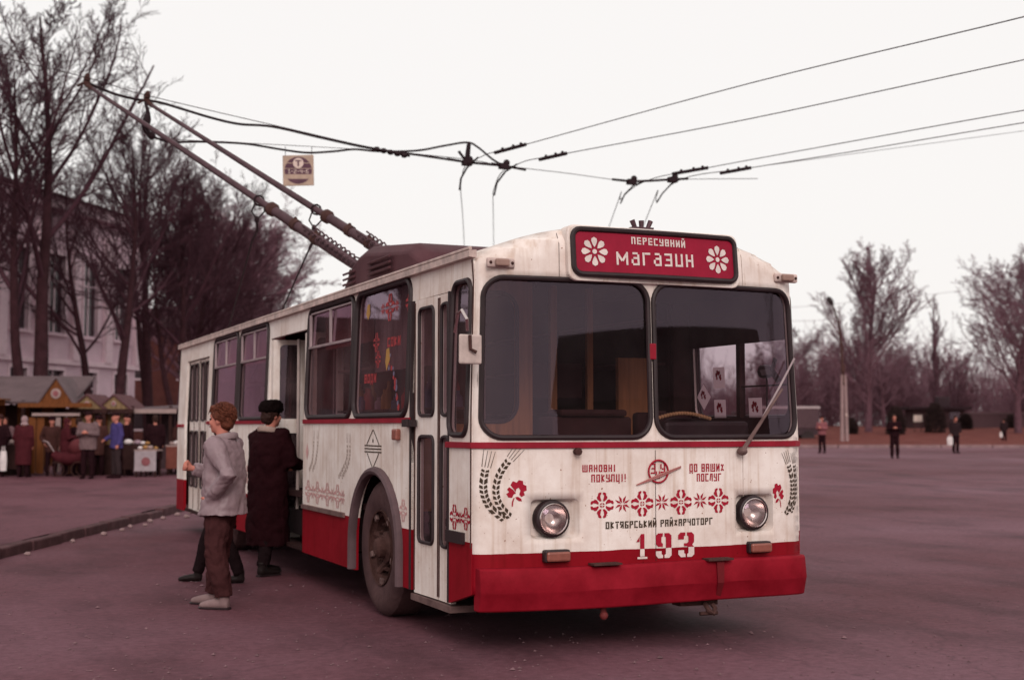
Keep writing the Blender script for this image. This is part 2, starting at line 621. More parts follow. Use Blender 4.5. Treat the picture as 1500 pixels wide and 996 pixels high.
# stencil alphabet: strokes in a unit cell
_V0, _V1, _VM = (0, 0, 0, 1), (1, 0, 1, 1), (.5, 0, .5, 1)
_T, _C, _B = (0, 1, 1, 1), (0, .5, 1, .5), (0, 0, 1, 0)
GLY = {
    'П': [_V0, _V1, _T], 'Е': [_V0, _T, _C, _B], 'Р': [_V0, _T, _C, (1, .5, 1, 1)], 'С': [_V0, _T, _B],
    'У': [_V1, (0, .45, 0, 1), (0, .45, 1, .45), (0, 0, 1, 0)], 'В': [_V0, (1, 0, 1, .45), (1, .55, 1, 1), _T, _C, _B],
    'Н': [_V0, _V1, _C], 'И': [_V0, _V1, (0, .12, 1, .88)], 'Й': [_V0, _V1, (0, .12, 1, .88), (.25, 1.22, .75, 1.22)],
    'М': [_V0, _V1, (0, .95, .5, .35), (.5, .35, 1, .95)], 'А': [_V0, _V1, _T, _C], 'Г': [_V0, _T],
    'З': [(1, 0, 1, .45), (1, .55, 1, 1), _T, (.25, .5, 1, .5), _B], 'Ш': [_V0, (.5, .24, .5, 1), _V1, _B], 'О': [_V0, _V1, _T, _B],
    'І': [_VM], 'К': [_V0, (.1, .5, 1, 1), (.1, .5, 1, 0)], 'Ц': [_V0, _V1, _B, (1, -.22, 1, -.03)],
    'Д': [_V0, _V1, _T, _B, (0, -.2, 0, -.03), (1, -.2, 1, -.03)], 'Х': [(0, 0, 1, 1), (0, 1, .34, .66), (.66, .34, 1, 0)],
    'Л': [(0, 0, .35, 1), _V1, (.3, 1, 1, 1)], 'Т': [(.5, 0, .5, .74), _T], 'Я': [_V1, _T, _C, (0, .5, 0, 1), (0, 0, .7, .5)],
    'Б': [_V0, _T, _C, _B, (1, 0, 1, .5)], 'Ь': [_V0, _C, _B, (1, 0, 1, .5)], 'Ч': [_V1, (0, .5, 0, 1), _C],
    '!': [(.5, .3, .5, 1), (.5, 0, .5, .14)],
    '1': [(.62, 0, .62, 1), (.12, .72, .5, .95), (.1, 0, .45, 0), (.8, 0, 1.05, 0)],
    '2': [(1, .5, 1, 1), (0, 0, 0, .5), _T, _C, _B], '4': [_V1, (0, .45, 0, 1), _C], '6': [_V0, _T, _C, _B, (1, 0, 1, .5)],
    '9': [(0, .5, 0, 1), _V1, _T, _C, _B], '3': [(1, 0, 1, .46), (1, .54, 1, 1), _T, (.3, .5, 1, .5), _B, (0, .78, 0, .95), (0, .05, 0, .22)],
    '-': [(.1, .5, .9, .5)],
    'м': [_V0, _V1, (0, .95, .5, .3), (.5, .3, 1, .95)], 'а': [(1, 0, 1, .84), (.22, 1, .74, 1), (.34, .56, .72, .56), (0, .16, 0, .46), (.24, 0, .66, 0)], 'г': [_V0, _T],
    'з': [(1, .05, 1, .42), (1, .58, 1, .95), _T, (.25, .5, 1, .5), _B], 'и': [_V0, _V1, _B], 'н': [_V0, _V1, _C],
}


def letters(text, u0, u1, v0, v1, t=0.2, gap=0.35, tilt=0.0, slant=0.0):
    """polygons of a stencilled line filling u0..u1 x v0..v1; t: stroke width, gap: letter gap (in cell widths)"""
    ADV = lambda c: 0.55 if c == ' ' else (0.5 if c in 'І!' else (1.45 if c in 'ШМм' else 1))
    n = sum(ADV(c) for c in text) + gap * (len(text) - 1)
    cw0 = (u1 - u0) / n
    ch = v1 - v0
    w = t * cw0
    polys = []
    x = u0
    for c in text:
        adv = ADV(c)
        cw = cw0 * max(1, adv)
        for (a, b, e, f) in GLY.get(c, []):
            if c in 'І!':
                a = e = 0.25
            px0, px1 = w / 2 + a * (cw - w), w / 2 + e * (cw - w)
            if a == e:                          # upright
                q0, q1 = b * ch, f * ch
                pts = [(px0 - w / 2, q0), (px0 + w / 2, q0), (px0 + w / 2, q1), (px0 - w / 2, q1)]
            else:
                hy = w * 0.46
                yy0 = min(max(b * ch, hy), ch - hy) if 0 <= b <= 1 else b * ch
                yy1 = min(max(f * ch, hy), ch - hy) if 0 <= f <= 1 else f * ch
                d = Vector((px1 - px0, yy1 - yy0)); L = d.length; d /= L
                nn = Vector((-d.y, d.x)) * (hy if b == f else hy * 1.15)
                ups = [g_ for g_ in GLY[c] if g_[0] == g_[2]]
                hit = lambda xx, yy: any(abs(g_[0] - xx) < .01 and g_[1] - .01 <= yy <= g_[3] + .01 for g_ in ups)
                s0 = w * 0.60 if hit(a, b) else (w * 0.12 if b != f else -w * 0.5)
                s1 = w * 0.60 if hit(e, f) else (w * 0.12 if b != f else -w * 0.5)
                p0 = Vector((px0, yy0)) + d * s0; p1 = Vector((px1, yy1)) - d * s1
                pts = [tuple(p0 - nn), tuple(p1 - nn), tuple(p1 + nn), tuple(p0 + nn)]
            polys.append([(x + p[0] + slant * p[1], v0 + p[1] + tilt * (x + p[0] - u0)) for p in pts])
        x += cw0 * (adv + gap)
    return polys


def mirror4(polys, cu, cv, s):
    out = []
    for sx in (1, -1):
        for sy in (1, -1):
            for p in polys:
                q = [(cu + sx * a * s, cv + sy * b * s) for a, b in p]
                out.append(q if sx * sy > 0 else q[::-1])
    return out


def motif_big(cu, cv, s):
    """curled four-petal embroidery star, half-width s"""
    quarter = [
        [(.05, .32), (.20, .30), (.40, .46), (.46, .62), (.36, .74), (.34, .92), (.18, 1.0), (.05, .97), (.09, .84), (.17, .74), (.13, .52)],
        [(.32, .05), (.52, .13), (.74, .17), (.84, .09), (.97, .05), (1.0, .18), (.92, .34), (.74, .36), (.62, .46), (.46, .40), (.30, .20)],
        [(.04, .20), (.14, .14), (.22, .04), (.04, .04)],
    ]
    return mirror4(quarter, cu, cv, s)


def motif_small(cu, cv, s):
    quarter = [[(.06, .08), (.34, .34), (.50, .98), (.10, .60)], [(.14, .06), (.62, .10), (.98, .50), (.40, .30)]]
    return mirror4(quarter, cu, cv, s)


def wheat(pts, w, lean=1):
    """ear of wheat along a path: paired grains, then awns"""
    polys = []
    n = len(pts)
    for i in range(n - 1):
        a, b = Vector(pts[i]), Vector(pts[i + 1])
        d = (b - a); L = d.length; d.normalize(); nn = Vector((-d.y, d.x))
        for s in (-1, 1):
            polys.append([tuple(a + nn * s * w * .12), tuple(a + d * L * .30 + nn * s * w * .95), tuple(a + d * L * .95 + nn * s * w * .85), tuple(a + d * L * .62 + nn * s * w * .14)][::s])
    d = (Vector(pts[-1]) - Vector(pts[-2])).normalized(); nn = Vector((-d.y, d.x)); e = Vector(pts[-1])
    for k in (-1.2, -.45, .3, 1.05):
        a = e + nn * k * w * .9 + d * .012
        b = a + d * (w * 4.2) + nn * k * w * .35
        polys.append([tuple(a - nn * .0022), tuple(b - nn * .0014), tuple(b + nn * .0014), tuple(a + nn * .0022)][::-1])
    return polys


def bez(pts, n):
    """smooth path through points"""
    P = [Vector(p) for p in pts]
    out = []
    for i in range(len(P) - 1):
        p0, p1, p2, p3 = P[max(i - 1, 0)], P[i], P[i + 1], P[min(i + 2, len(P) - 1)]
        for k in range(n):
            t = k / n
            out.append(0.5 * ((2 * p1) + (p2 - p0) * t + (2 * p0 - 5 * p1 + 4 * p2 - p3) * t * t + (3 * p1 - p0 - 3 * p2 + p3) * t ** 3))
    out.append(P[-1])
    return out

# ------------------------------------------------------------------ ground


def grid_sheet(name, ds, rs, zf, m):
    vs = [at(d, r, zf(d, r)) for d in ds for r in rs]
    nr = len(rs)
    fs = [(i * nr + j, i * nr + j + 1, (i + 1) * nr + j + 1, (i + 1) * nr + j) for i in range(len(ds) - 1) for j in range(nr - 1)]
    me = bpy.data.meshes.new(name)
    me.from_pydata(vs, [], fs)
    o = link(name, me, m, None, True)
    if me.polygons[0].normal.z < 0:
        me.flip_normals()
    o['kind'] = 'structure'
    return o


DS = [-900, -200, -60, -20, 0, 10, 16, 20, 24, 28, 32, 36, 40, 44, 48, 54, 60, 76, 100, 160, 400, 1600]
RS = [-900, -200, -60, -20, -10, -5.85, -3, -1, 1, 3, 5, 7, 9, 14, 20, 40, 80, 200, 1200]
grid_sheet('square_asphalt', DS, RS, ground_z, M_ASPH)
grid_sheet('pavement', [9, 14, 20, 30, 40, 60, 100, 160], [-120, -60, -30, -12, KERB_R - 0.082], lambda d, r: PAVE_Z, M_PAVE)

kerb = empty('kerb', at(8.0, KERB_R), YAW)
kerb['kind'] = 'structure'
kb = MB()
kb.box((0, 0.49, 0.02), (0.16, 0.975, 0.22))
k0 = kb.build('kerb_stone', M_KERB, kerb, bevel=0.02)
rnd = random.Random(5)
for i in range(30):
    k = k0 if i == 0 else k0.copy()
    if i:
        col.objects.link(k); k.parent = kerb
    k.location = (rnd.uniform(-.015, .015), i * 1.0, rnd.uniform(-0.02, 0.012))
    k.rotation_euler = (rnd.uniform(-.01, .01), rnd.uniform(-.03, .03), rnd.uniform(-.012, .012))

grid_sheet('lawn', [77.2, 82, 88, 94, 100, 106, 112, 130, 200, 500], [-60, 0, 20, 40, 60, 90, 200, 400], lambda d, r: lawn_z(d) + 0.12 * math.sin(r * .21 + d * .13), M_LAWN)
fk = empty('lawn_kerb', at(77.0, -20, ground_z(77, 9)), YAW)
fk['kind'] = 'structure'
kb = MB(); kb.box((1.48, 0, 0.04), (2.94, 0.2, 0.26))
k0 = kb.build('kerb_slab', mat('pale_kerb', (0.24, 0.15, 0.155), rough=0.9, var=0.25, scale=3), fk, bevel=0.02)
for i in range(28):
    k = k0 if i == 0 else k0.copy()
    if i:
        col.objects.link(k); k.parent = fk
    k.location = (i * 3.0 + 6, rnd.uniform(-.02, .02), rnd.uniform(-0.015, 0.01))

# loose stones and litter along the kerb
M_STONE = mat('pale_stone', (0.30, 0.20, 0.20), rough=0.9, var=0.3, scale=20)
sm = []
for q in range(3):
    b = MB(); b.ball((0, 0, 0.03), (0.065, 0.05, 0.04), 7, 5)
    rr = random.Random(q)
    b.v = [(x * rr.uniform(.75, 1.2), y * rr.uniform(.75, 1.2), max(0.0, z * rr.uniform(.8, 1.15))) for x, y, z in b.v]
    me = bpy.data.meshes.new('loose_stone'); me.from_pydata(b.v, [], b.f); me.materials.append(M_STONE)
    sm.append(me)
spots = [(15.4, -5.62), (17.1, -5.66), (18.2, -5.6), (18.9, -5.55), (19.6, -5.64), (19.9, -5.5), (20.6, -5.62), (21.3, -5.6), (21.6, -5.3), (22.1, -5.58), (22.7, -5.5)]
for i, (d, r) in enumerate(spots):
    o = link('loose_stone', sm[i % 3], None)
    o.location = at(d, r, 0.0); o.rotation_euler = (0, 0, i * 1.3)
    s = 0.6 + 0.5 * rnd.random(); o.scale = (s, s, s)
    tag(o, 'small pale stone lying in the gutter beside the kerb', 'stone', 'loose stones along the kerb')

g = np.random.default_rng(3)
V_, F_ = [], []
for i in range(2200):
    d_ = 7.2 + 34 * g.random() ** 2.2; r_ = (g.random() * 2 - 1) * d_ * 0.42
    if r_ < KERB_R + .1:
        continue
    p_ = at(d_, r_, ground_z(d_, r_)); s_ = g.uniform(.004, .014) * (1.6 if g.random() < .06 else 1)
    o_ = len(V_)
    for (a_, b_, c_) in ((1, 0, .3), (0, 1, .3), (-1, 0, .3), (0, -1, .3), (0, 0, 1)):
        V_.append((p_.x + a_ * s_ * g.uniform(.7, 1.4), p_.y + b_ * s_ * g.uniform(.7, 1.4), p_.z + c_ * s_ * .9))
    F_ += [(o_, o_ + 1, o_ + 4), (o_ + 1, o_ + 2, o_ + 4), (o_ + 2, o_ + 3, o_ + 4), (o_ + 3, o_, o_ + 4)]
me = bpy.data.meshes.new('grit'); me.from_pydata(V_, [], F_)
tag(link('grit', me, mat('grit_stone', (0.16, 0.09, 0.10), rough=0.9, var=0.5, scale=3)), 'fine pale grit scattered over the asphalt', 'grit', kind='stuff')

# ------------------------------------------------------------------ the trolleybus
HW = 1.285
BUS = empty('trolleybus', (0.035, 0, 0))
tag(BUS, 'cream and red trolleybus converted to a mobile shop, number 193, poles raised', 'trolleybus')


def hwz(z):
    return HW if z <= 1.5 else HW - 0.036 * (z - 1.5) / 1.1


def zroof(x):
    return 2.88 - 0.25 * (abs(x) / HW) ** 2.6


def FS(x, z):
    ax = abs(x)
    y = -0.04 + 0.08 * (x / 1.27) ** 2
    if ax > 1.135:
        y += 0.055 * ((ax - 1.135) / .15) ** 2
    if z > 1.42:
        y += 0.038 * (z - 1.42) / 1.08
    if z > 2.5:
        y += 0.015 * ((z - 2.5) / .38) ** 2
    t = zroof(x) - z
    if t < 0.10:
        q = (0.10 - max(t, 0)) / 0.10
        y += 0.12 * (1 - math.sqrt(max(0, 1 - q * q)))
    return y


def FM(x, z, off=0.0):
    return (x * hwz(z) / HW, FS(x, z) - off, z)


def SR(y, z, off=0.0):          # door side
    return (-hwz(z) - off, y, z)


def SL(y, z, off=0.0):          # far side
    return (hwz(z) + off, y, z)


# ---- front panel
W1 = rrect(-1.235, -0.022, 1.418, 2.478, 0.135, 7)
W2 = rrect(0.022, 1.235, 1.418, 2.478, 0.135, 7)
REC1 = rrect(-0.905, -0.560, 0.752, 1.012, 0.035, 3)
REC2 = rrect(0.670, 1.000, 0.752, 1.012, 0.035, 3)
xs = np.linspace(-HW, HW, 41)
front_outline = [(-HW, 0.40), (HW, 0.40)] + [(float(x), zroof(x)) for x in xs[::-1]]
front = sheet('front_panel', front_outline, [W1, W2, REC1, REC2], 0.09, 0.07, FM, M_FRONT, BUS, thick=0.03, inner=M_LIN)
for i, Wq in enumerate((W1, W2)):
    dq = dense(Wq, 0.08)
    ws = MB().tube([FM(u, v, 0.004) for u, v in dq], 0.0185, 8, closed=True).build('windscreen', M_RUB, BUS, smooth=True)
    sheet('pane', Wq, [], 0.12, 0.12, lambda u, v: FM(u, v, -0.012), M_GLASS, ws)
# seam down the nose and panel joints
MB().tube([FM(0.012, z, 0.002) for z in np.linspace(0.58, 1.33, 8)], 0.0022, 5).build('panel_seam', M_RUST, BUS)
MB().tube([FM(0.735, z, 0.002) for z in np.linspace(1.0, 1.32, 5)], 0.0016, 5).build('panel_seam', M_FADEG, BUS)
MB().tube([FM(-0.70, z, 0.002) for z in np.linspace(2.49, 2.80, 5)], 0.002, 5).build('panel_seam', M_RUST, BUS)
MB().tube([FM(0.80, z, 0.002) for z in np.linspace(2.49, 2.78, 5)], 0.002, 5).build('panel_seam', M_FADEG, BUS)
xb = np.linspace(-HW, HW, 36)


def fn(x, z):
    e = 0.01
    return Vector((FS(x + e, z) - FS(x - e, z), -2 * e, 0)).normalized()


bp = [FM(x, 1.368) for x in xb]; bn = [fn(x, 1.368) for x in xb]
bp = [(-HW, y, 1.368) for y in (0.55, 0.4, 0.25, 0.13)] + bp; bn = [(-1, 0, 0)] * 4 + bn
MB().strip(bp, bn, 0.045, 0.016).build('belt_moulding', M_BELT, BUS)
MB().tube([FM(-0.585, 1.325, -0.01), FM(-0.585, 1.325, 0.05)], [0.02, 0.026], 8).build('washer_nozzle', M_RUST, BUS, smooth=True)
MB().box(FM(0, 2.005, 0.012), (0.05, 0.03, 0.11)).build('pillar_clip', M_BELT, BUS, bevel=0.006)

# ---- headlights in pressed recesses
for i, (rec, cx) in enumerate(((REC1, -0.755), (REC2, 0.815))):
    inner = [(cx + (u - (rec[0][0] + rec[12][0]) / 2) * 0.86, 0.882 + (v - 0.882) * 0.84) for u, v in rec]
    b = MB()
    n = len(rec)
    b.add([FM(u, v, 0.0) for u, v in rec] + [FM(u, v, -0.055) for u, v in inner],
          [(k, (k + 1) % n, n + (k + 1) % n, n + k) for k in range(n)] + [tuple(range(n, 2 * n))])
    bowl = b.build('headlight_recess', M_WHITE, BUS, smooth=True, angle=60)
    y0 = FS(cx, 0.88)
    hl = MB().lathe([(0.075, 0.05), (0.118, 0.045), (0.124, 0.0), (0.120, -0.035), (0.108, -0.042), (0.100, -0.030), (0.098, 0.0)], 28, 'y', (cx, y0 + 0.012, 0.884), caps=(1, 0)).build('headlight', M_RUB, BUS, smooth=True)
    MB().lathe([(0.099, -0.036), (0.104, -0.041), (0.099, -0.046), (0.094, -0.040)], 28, 'y', (cx, y0 + 0.010, 0.884), closed_prof=True).build('rim', M_CHROME, hl, smooth=True)
    MB().lathe([(0.010, 0.052), (0.05, 0.036), (0.08, 0.008), (0.096, -0.028)], 28, 'y', (cx, y0 + 0.012, 0.884), caps=(1, 0)).build('reflector', M_CHROME, hl, smooth=True)
    MB().lathe([(0.096, -0.032), (0.075, -0.046), (0.045, -0.054), (0.012, -0.057)], 28, 'y', (cx, y0 + 0.010, 0.884), caps=(0, 1)).build('lens', M_LENS, hl, smooth=True)
for cx in (-0.735, 0.850):
    y0 = FS(cx, 0.64)
    il = MB().box((cx, y0 - 0.02, 0.642), (0.185, 0.06, 0.082)).build('indicator_lamp', M_RUB, BUS, bevel=0.012)
    MB().box((cx, y0 - 0.058, 0.640), (0.168, 0.03, 0.062)).build('lens', M_AMBER, il, bevel=0.012)
for cx in (-1.10, 1.165):
    y0 = FS(cx, 2.57)
    b = MB(); b.box((cx, y0 - 0.012, 2.572), (0.20, 0.04, 0.066))
    ml = b.build('marker_lamp', M_GUT, BUS, bevel=0.014)
    MB().box((cx, y0 - 0.045, 2.572), (0.10, 0.034, 0.05)).build('lens', mat('marker_lens', (0.30, 0.19, 0.16), rough=0.4), ml, bevel=0.012)
    for s in (-1, 1):
        MB().ball((cx + s * 0.078, y0 - 0.034, 2.572), 0.011, 8, 5).build('screw', M_RUST, ml, smooth=True)

# ---- bumper: folded steel, wrapping the corners
prof = [(0.03, 0.575), (-0.050, 0.572), (-0.062, 0.558), (-0.080, 0.420), (-0.075, 0.408), (-0.045, 0.300), (-0.034, 0.292), (0.04, 0.292)]
xb = [-1.262, -1.255, -1.235, -1.2, -1.1] + list(np.linspace(-0.95, 0.95, 17)) + [1.1, 1.20, 1.245, 1.265, 1.272]
vs, fs = [], []
rr = random.Random(2)
for i, x in enumerate(xb):
    bow = -0.04 + 0.075 * (x / 1.27) ** 2 + (0.05 * max(0, (abs(x) - 1.15) / .14) ** 2)
    dent = 0.004 * math.sin(x * 5.1) + 0.003 * math.sin(x * 13 + 1)
    for (dy, z) in prof:
        vs.append((x, bow + dy + dent * (1 if 0.3 < z < 0.56 else 0.3), z - 0.012 * math.exp(-((x + 1.3) / .2) ** 2) * 0 + 0.004 * math.sin(x * 3)))
m = len(prof)
for i in range(len(xb) - 1):
    for k in range(m - 1):
        fs.append((i * m + k, (i + 1) * m + k, (i + 1) * m + k + 1, i * m + k + 1))
fs.append(tuple(range(m))); fs.append(tuple(range((len(xb) - 1) * m, len(xb) * m))[::-1])
bump = MB().add(vs, fs).build('bumper', M_RED, BUS, bevel=0.006, smooth=True, angle=30)
MB().box((0.475, -0.088, 0.579), (0.20, 0.09, 0.014)).build('bumper_step', M_RUST, bump)
MB().box((-0.40, -0.088, 0.582), (0.21, 0.09, 0.012)).build('bumper_step', M_RUST, bump)
b = MB()
b.add([(0.455, -0.140, 0.565), (0.515, -0.140, 0.565), (0.505, -0.151, 0.42), (0.455, -0.151, 0.42), (0.462, -0.10, 0.30), (0.50, -0.10, 0.30)], [(0, 1, 2, 3), (3, 2, 5, 4)])
stain = b.build('oil_stain', mat('oil_stain', (0.13, 0.008, 0.012), rough=0.6), bump)
stain.location = (0, 0.033, 0)
MB().box((0.0, 0.12, 0.40), (2.2, 0.10, 0.16)).build('bumper_bracket', M_UNDER, bump)
b = MB(); b.box((0.40, 0.1, 0.275), (0.30, 0.12, 0.05)); b.tube([(0.43, 0.02, 0.27), (0.44, -0.02, 0.22), (0.47, -0.03, 0.20), (0.49, -0.02, 0.235), (0.48, 0.0, 0.26)], 0.018, 7); b.tube([(0.38, 0.0, 0.20), (0.52, 0.0, 0.20)], 0.014, 6)
b.build('tow_hook', M_RUST, BUS)
b = MB(); b.tube([(-0.37, 0.0, 0.30), (-0.37, 0.0, 0.22)], 0.02, 7); b.ball((-0.37, -0.005, 0.232), (0.030, 0.030, 0.032), 10, 6)
b.build('air_coupling', mat('dull_red_cap', (0.16, 0.03, 0.03), rough=0.6), BUS, smooth=True)

# ---- sign box over the windscreen
SX0, SX1, SZ0, SZ1 = -0.60, 0.685, 2.515, 2.825


def SGN(u, v, off=0.0):
    return (u, -0.040 + 0.030 * (u / 0.65) ** 2 + 0.03 * (v - 2.515) / 0.31 - off, v)


o_l = rrect(SX0 - 0.035, SX1 + 0.035, SZ0 - 0.045, SZ1 + 0.03, 0.06, 5)
b = MB(); b.prism(o_l, lambda u, v, d: SGN(u, v, d), -0.12, 0.02)
sign = b.build('destination_sign', M_WHITE, BUS, bevel=0.012)
fr = rrect(SX0, SX1, SZ0, SZ1, 0.06, 6)
MB().tube([SGN(u, v, 0.028) for u, v in dense(fr, 0.1)], 0.019, 8, closed=True).build('rubber_frame', M_RUB, sign, smooth=True)
sheet('sign_board', fr, [], 0.1, 0.1, lambda u, v: SGN(u, v, 0.026), mat('sign_red', (0.27, 0.008, 0.030), rough=0.5, var=0.12, scale=8), sign)
decal('lettering', letters('ПЕРЕСУВНИЙ', -0.165, 0.262, 2.738, 2.788, t=0.31, gap=0.40, tilt=-0.010), SGN, M_DECW, sign, 0.029)
decal('lettering', letters('магазин', -0.285, 0.322, 2.588, 2.678, t=0.25, gap=0.42, tilt=0.018), SGN, M_DECW, sign, 0.029)
for cx, cz in ((-0.445, 2.672), (0.530, 2.666)):
    pol = []
    for k in range(8):
        a = R(45 * k + 90)
        ca, sa = math.cos(a), math.sin(a)
        pet = [(.30, 0), (.48, -.12), (.72, -.22), (.90, -.19), (1.0, 0), (.90, .19), (.72, .22), (.48, .12)]
        pol.append([(cx + 0.098 * (ca * p - sa * q), cz + 0.100 * (sa * p + ca * q)) for p, q in pet])
    pol.append([(cx + 0.017 * math.cos(R(30 * k)), cz + 0.017 * math.sin(R(30 * k))) for k in range(12)])
    decal('painted_flower', pol, SGN, M_DECW, sign, 0.029)

# ---- painted front decoration
SH = -0.035
decal('lettering', letters('ШАНОВНІ', -0.503 + SH, -0.262 + SH, 1.188, 1.236, t=0.32, gap=0.36), FM, M_DECR, front)
decal('lettering', letters('ПОКУПЦІ!', -0.438 + SH, -0.182 + SH, 1.120, 1.172, t=0.32, gap=0.36), FM, M_DECR, front)
decal('lettering', letters('ДО ВАШИХ', 0.318 + SH, 0.605 + SH, 1.178, 1.234, t=0.33, gap=0.34), FM, M_DECR, front)
decal('lettering', letters('ПОСЛУГ', 0.377 + SH, 0.581 + SH, 1.112, 1.166, t=0.33, gap=0.34), FM, M_DECR, front)
decal('lettering', letters('ОКТЯБРСЬКИЙ РАЙХАРЧОТОРГ', -0.334 + SH, 0.505 + SH, 0.806, 0.854, t=0.34, gap=0.30, tilt=0.008), FM, M_DECK, front)
ED = 0.666
DIG = {'1': [[(.35, .10), (.75, .10), (.75, 1), (.45, 1), (.35, .93)], [(0, .68), (.30, .68), (.30, .90)], [(.1, 0), (1, 0), (1, .08), (.1, .08)]],
       '9': [[(0, .58), (0, .9), (.15, 1), (.45, 1), (.45, .88), (.36, .84), (.36, .62), (.45, .58), (.45, .46), (.15, .46)],
             [(.55, 1), (.85, 1), (1, .9), (1, .1), (.85, 0), (.55, 0), (.55, .12), (.64, .16), (.64, .84), (.55, .88)],
             [(0, .12), (.15, 0), (.45, 0), (.45, .12), (.36, .16), (.36, .28), (0, .28)]],
       '3': [[(0, .72), (0, .9), (.15, 1), (.45, 1), (.45, .88), (.36, .84), (.36, .72)], [(0, .12), (.15, 0), (.45, 0), (.45, .12), (.36, .16), (.36, .28), (0, .28)],
             [(.55, 1), (.85, 1), (1, .9), (1, .6), (.88, .5), (1, .4), (1, .1), (.85, 0), (.55, 0), (.55, .12), (.64, .16), (.64, .38), (.55, .44), (.36, .44), (.36, .56), (.55, .56), (.64, .62), (.64, .84), (.55, .88)]]}
for ch, u0, u1 in (('1', -0.105, -0.022), ('9', 0.045, 0.168), ('3', 0.222, 0.350)):
    pl = [[(u0 + SH + a * (u1 - u0), 0.598 + c * 0.168) for a, c in p] for p in DIG[ch]]
    decal('number', [clip_z(p, ED, True) for p in pl], FM, M_DECR, front, 0.004)
    decal('number', [clip_z(p, ED - 0.001, False) for p in pl], FM, M_DECW, front, 0.004)
for cx in (-0.359, -0.057, 0.248, 0.556):
    decal('embroidery_motif', motif_big(cx + SH, 0.966 + 0.012 * (cx + .36), 0.086), FM, M_DECR, front)
for cx in (-0.208, 0.095, 0.403):
    decal('embroidery_motif', motif_small(cx + SH, 0.972 + 0.012 * (cx + .2), 0.056), FM, M_DECR, front)
ROSE = [[(-.05, .02), (-.32, .30), (-.60, .48), (-.78, .30), (-.62, .10), (-.85, -.05), (-.66, -.32), (-.36, -.34), (-.24, -.10), (-.06, -.02)],
        [(-.05, .08), (-.28, .36), (-.50, .62), (-.30, .92), (.02, .80), (.20, 1.0), (.55, .92), (.58, .66), (.84, .55), (.86, .20), (.62, .10), (.70, -.16), (.40, -.30), (.24, -.10), (.34, .20), (.18, .42), (-.02, .30)],
        [(-.10, -.30), (.12, -.26), (.40, -.42), (.46, -.62), (.20, -.60), (0, -.46)],
        [(-.24, -.36), (-.14, -.34), (-.26, -.66), (-.30, -1.0), (-.40, -1.0), (-.38, -.66)]]
decal('painted_rose', [[(-0.968 + SH + a * 0.082, 1.056 + c * 0.086) for a, c in p][::-1] for p in ROSE], FM, M_DECR, front)
decal('painted_rose', [[(1.085 + SH - a * 0.060, 1.000 + c * 0.086) for a, c in p] for p in ROSE], FM, M_DECR, front)


def ear(pts, n):
    q = bez([(a, c, 0) for a, c in pts], 6)
    idx = np.linspace(0, len(q) - 1, n)
    return [(q[int(round(i))].x, q[int(round(i))].y) for i in idx]


decal('painted_wheat', wheat(ear([(-1.050 + SH, 0.888), (-1.135 + SH, 0.955), (-1.178 + SH, 1.04), (-1.185 + SH, 1.13), (-1.172 + SH, 1.215)], 12), 0.026), FM, M_DECK, front)
decal('painted_wheat', wheat(ear([(-1.010 + SH, 0.900), (-1.085 + SH, 0.985), (-1.108 + SH, 1.08), (-1.082 + SH, 1.185), (-1.020 + SH, 1.270)], 13), 0.026), FM, M_DECK, front)
decal('painted_wheat', wheat(ear([(1.150 + SH, 0.862), (1.205 + SH, 0.95), (1.222 + SH, 1.04), (1.215 + SH, 1.13), (1.185 + SH, 1.215)], 12), 0.022), FM, M_DECK, front)
decal('painted_wheat', wheat(ear([(1.200 + SH, 0.875), (1.250 + SH, 0.95), (1.268 + SH, 1.04), (1.264 + SH, 1.13), (1.250 + SH, 1.215)], 12), 0.019), FM, M_DECK, front)

# ---- cast badge: ring, diagonal bar and three letters
bx, bz = 0.066 + SH, 1.186
b = MB()
b.tube([FM(bx + 0.076 * math.cos(R(a)), bz + 0.076 * math.sin(R(a)), 0.010) for a in range(0, 360, 15)], 0.0065, 7, closed=True)
badge = b.build('maker_badge', M_DECR, BUS, smooth=True)
b = MB()
for off in (-0.007, 0.006):
    b.tube([FM(-0.104 + SH, 1.096 + off * .3, 0.010), FM(bx, 1.156 + off, 0.018), FM(0.245 + SH, 1.214 + off * .5, 0.010)], [0.003, 0.007, 0.004], 6)
b.build('badge_bar', mat('badge_metal', (0.40, 0.16, 0.15), rough=0.5), badge, smooth=True)
pl = letters('З', bx - 0.058, bx - 0.020, bz - 0.015, bz + 0.055, t=0.26) + letters('и', bx - 0.016, bx + 0.014, bz - 0.050, bz + 0.002, t=0.28) + letters('У', bx + 0.018, bx + 0.056, bz - 0.01, bz + 0.050, t=0.26)
decal('lettering', pl, FM, M_DECR, badge, 0.006)

# ---- wiper, mirror, roof aerial stub
a0, a1, a2 = Vector(FM(0.70, 1.318, 0.045)), Vector(FM(1.06, 1.76, 0.075)), Vector(FM(1.235, 1.985, 0.045))
b = MB(); b.tube([a0, a0.lerp(a1, .35), a1], [0.017, 0.014, 0.009], 7); b.ball(a0, (0.035, 0.045, 0.03), 10, 7)
wip = b.build('windscreen_wiper', M_STEEL, BUS, smooth=True)
b = MB(); c0, c1 = Vector(FM(0.905, 1.56, 0.028)), a2
b.tube([c0, c0.lerp(c1, .5) + Vector((0, -.006, 0)), c1], 0.008, 6); b.build('wiper_blade', M_ALU, wip)
b = MB(); b.box((0, 0, 0), (0.165, 0.022, 0.19), Matrix.Rotation(R(8), 3, 'Z'))
mir = b.build('wing_mirror', mat('mirror_back', (0.50, 0.40, 0.37), rough=0.6, var=0.2, scale=12), BUS, bevel=0.018)
mir.location = (-1.375, -0.105, 1.985)
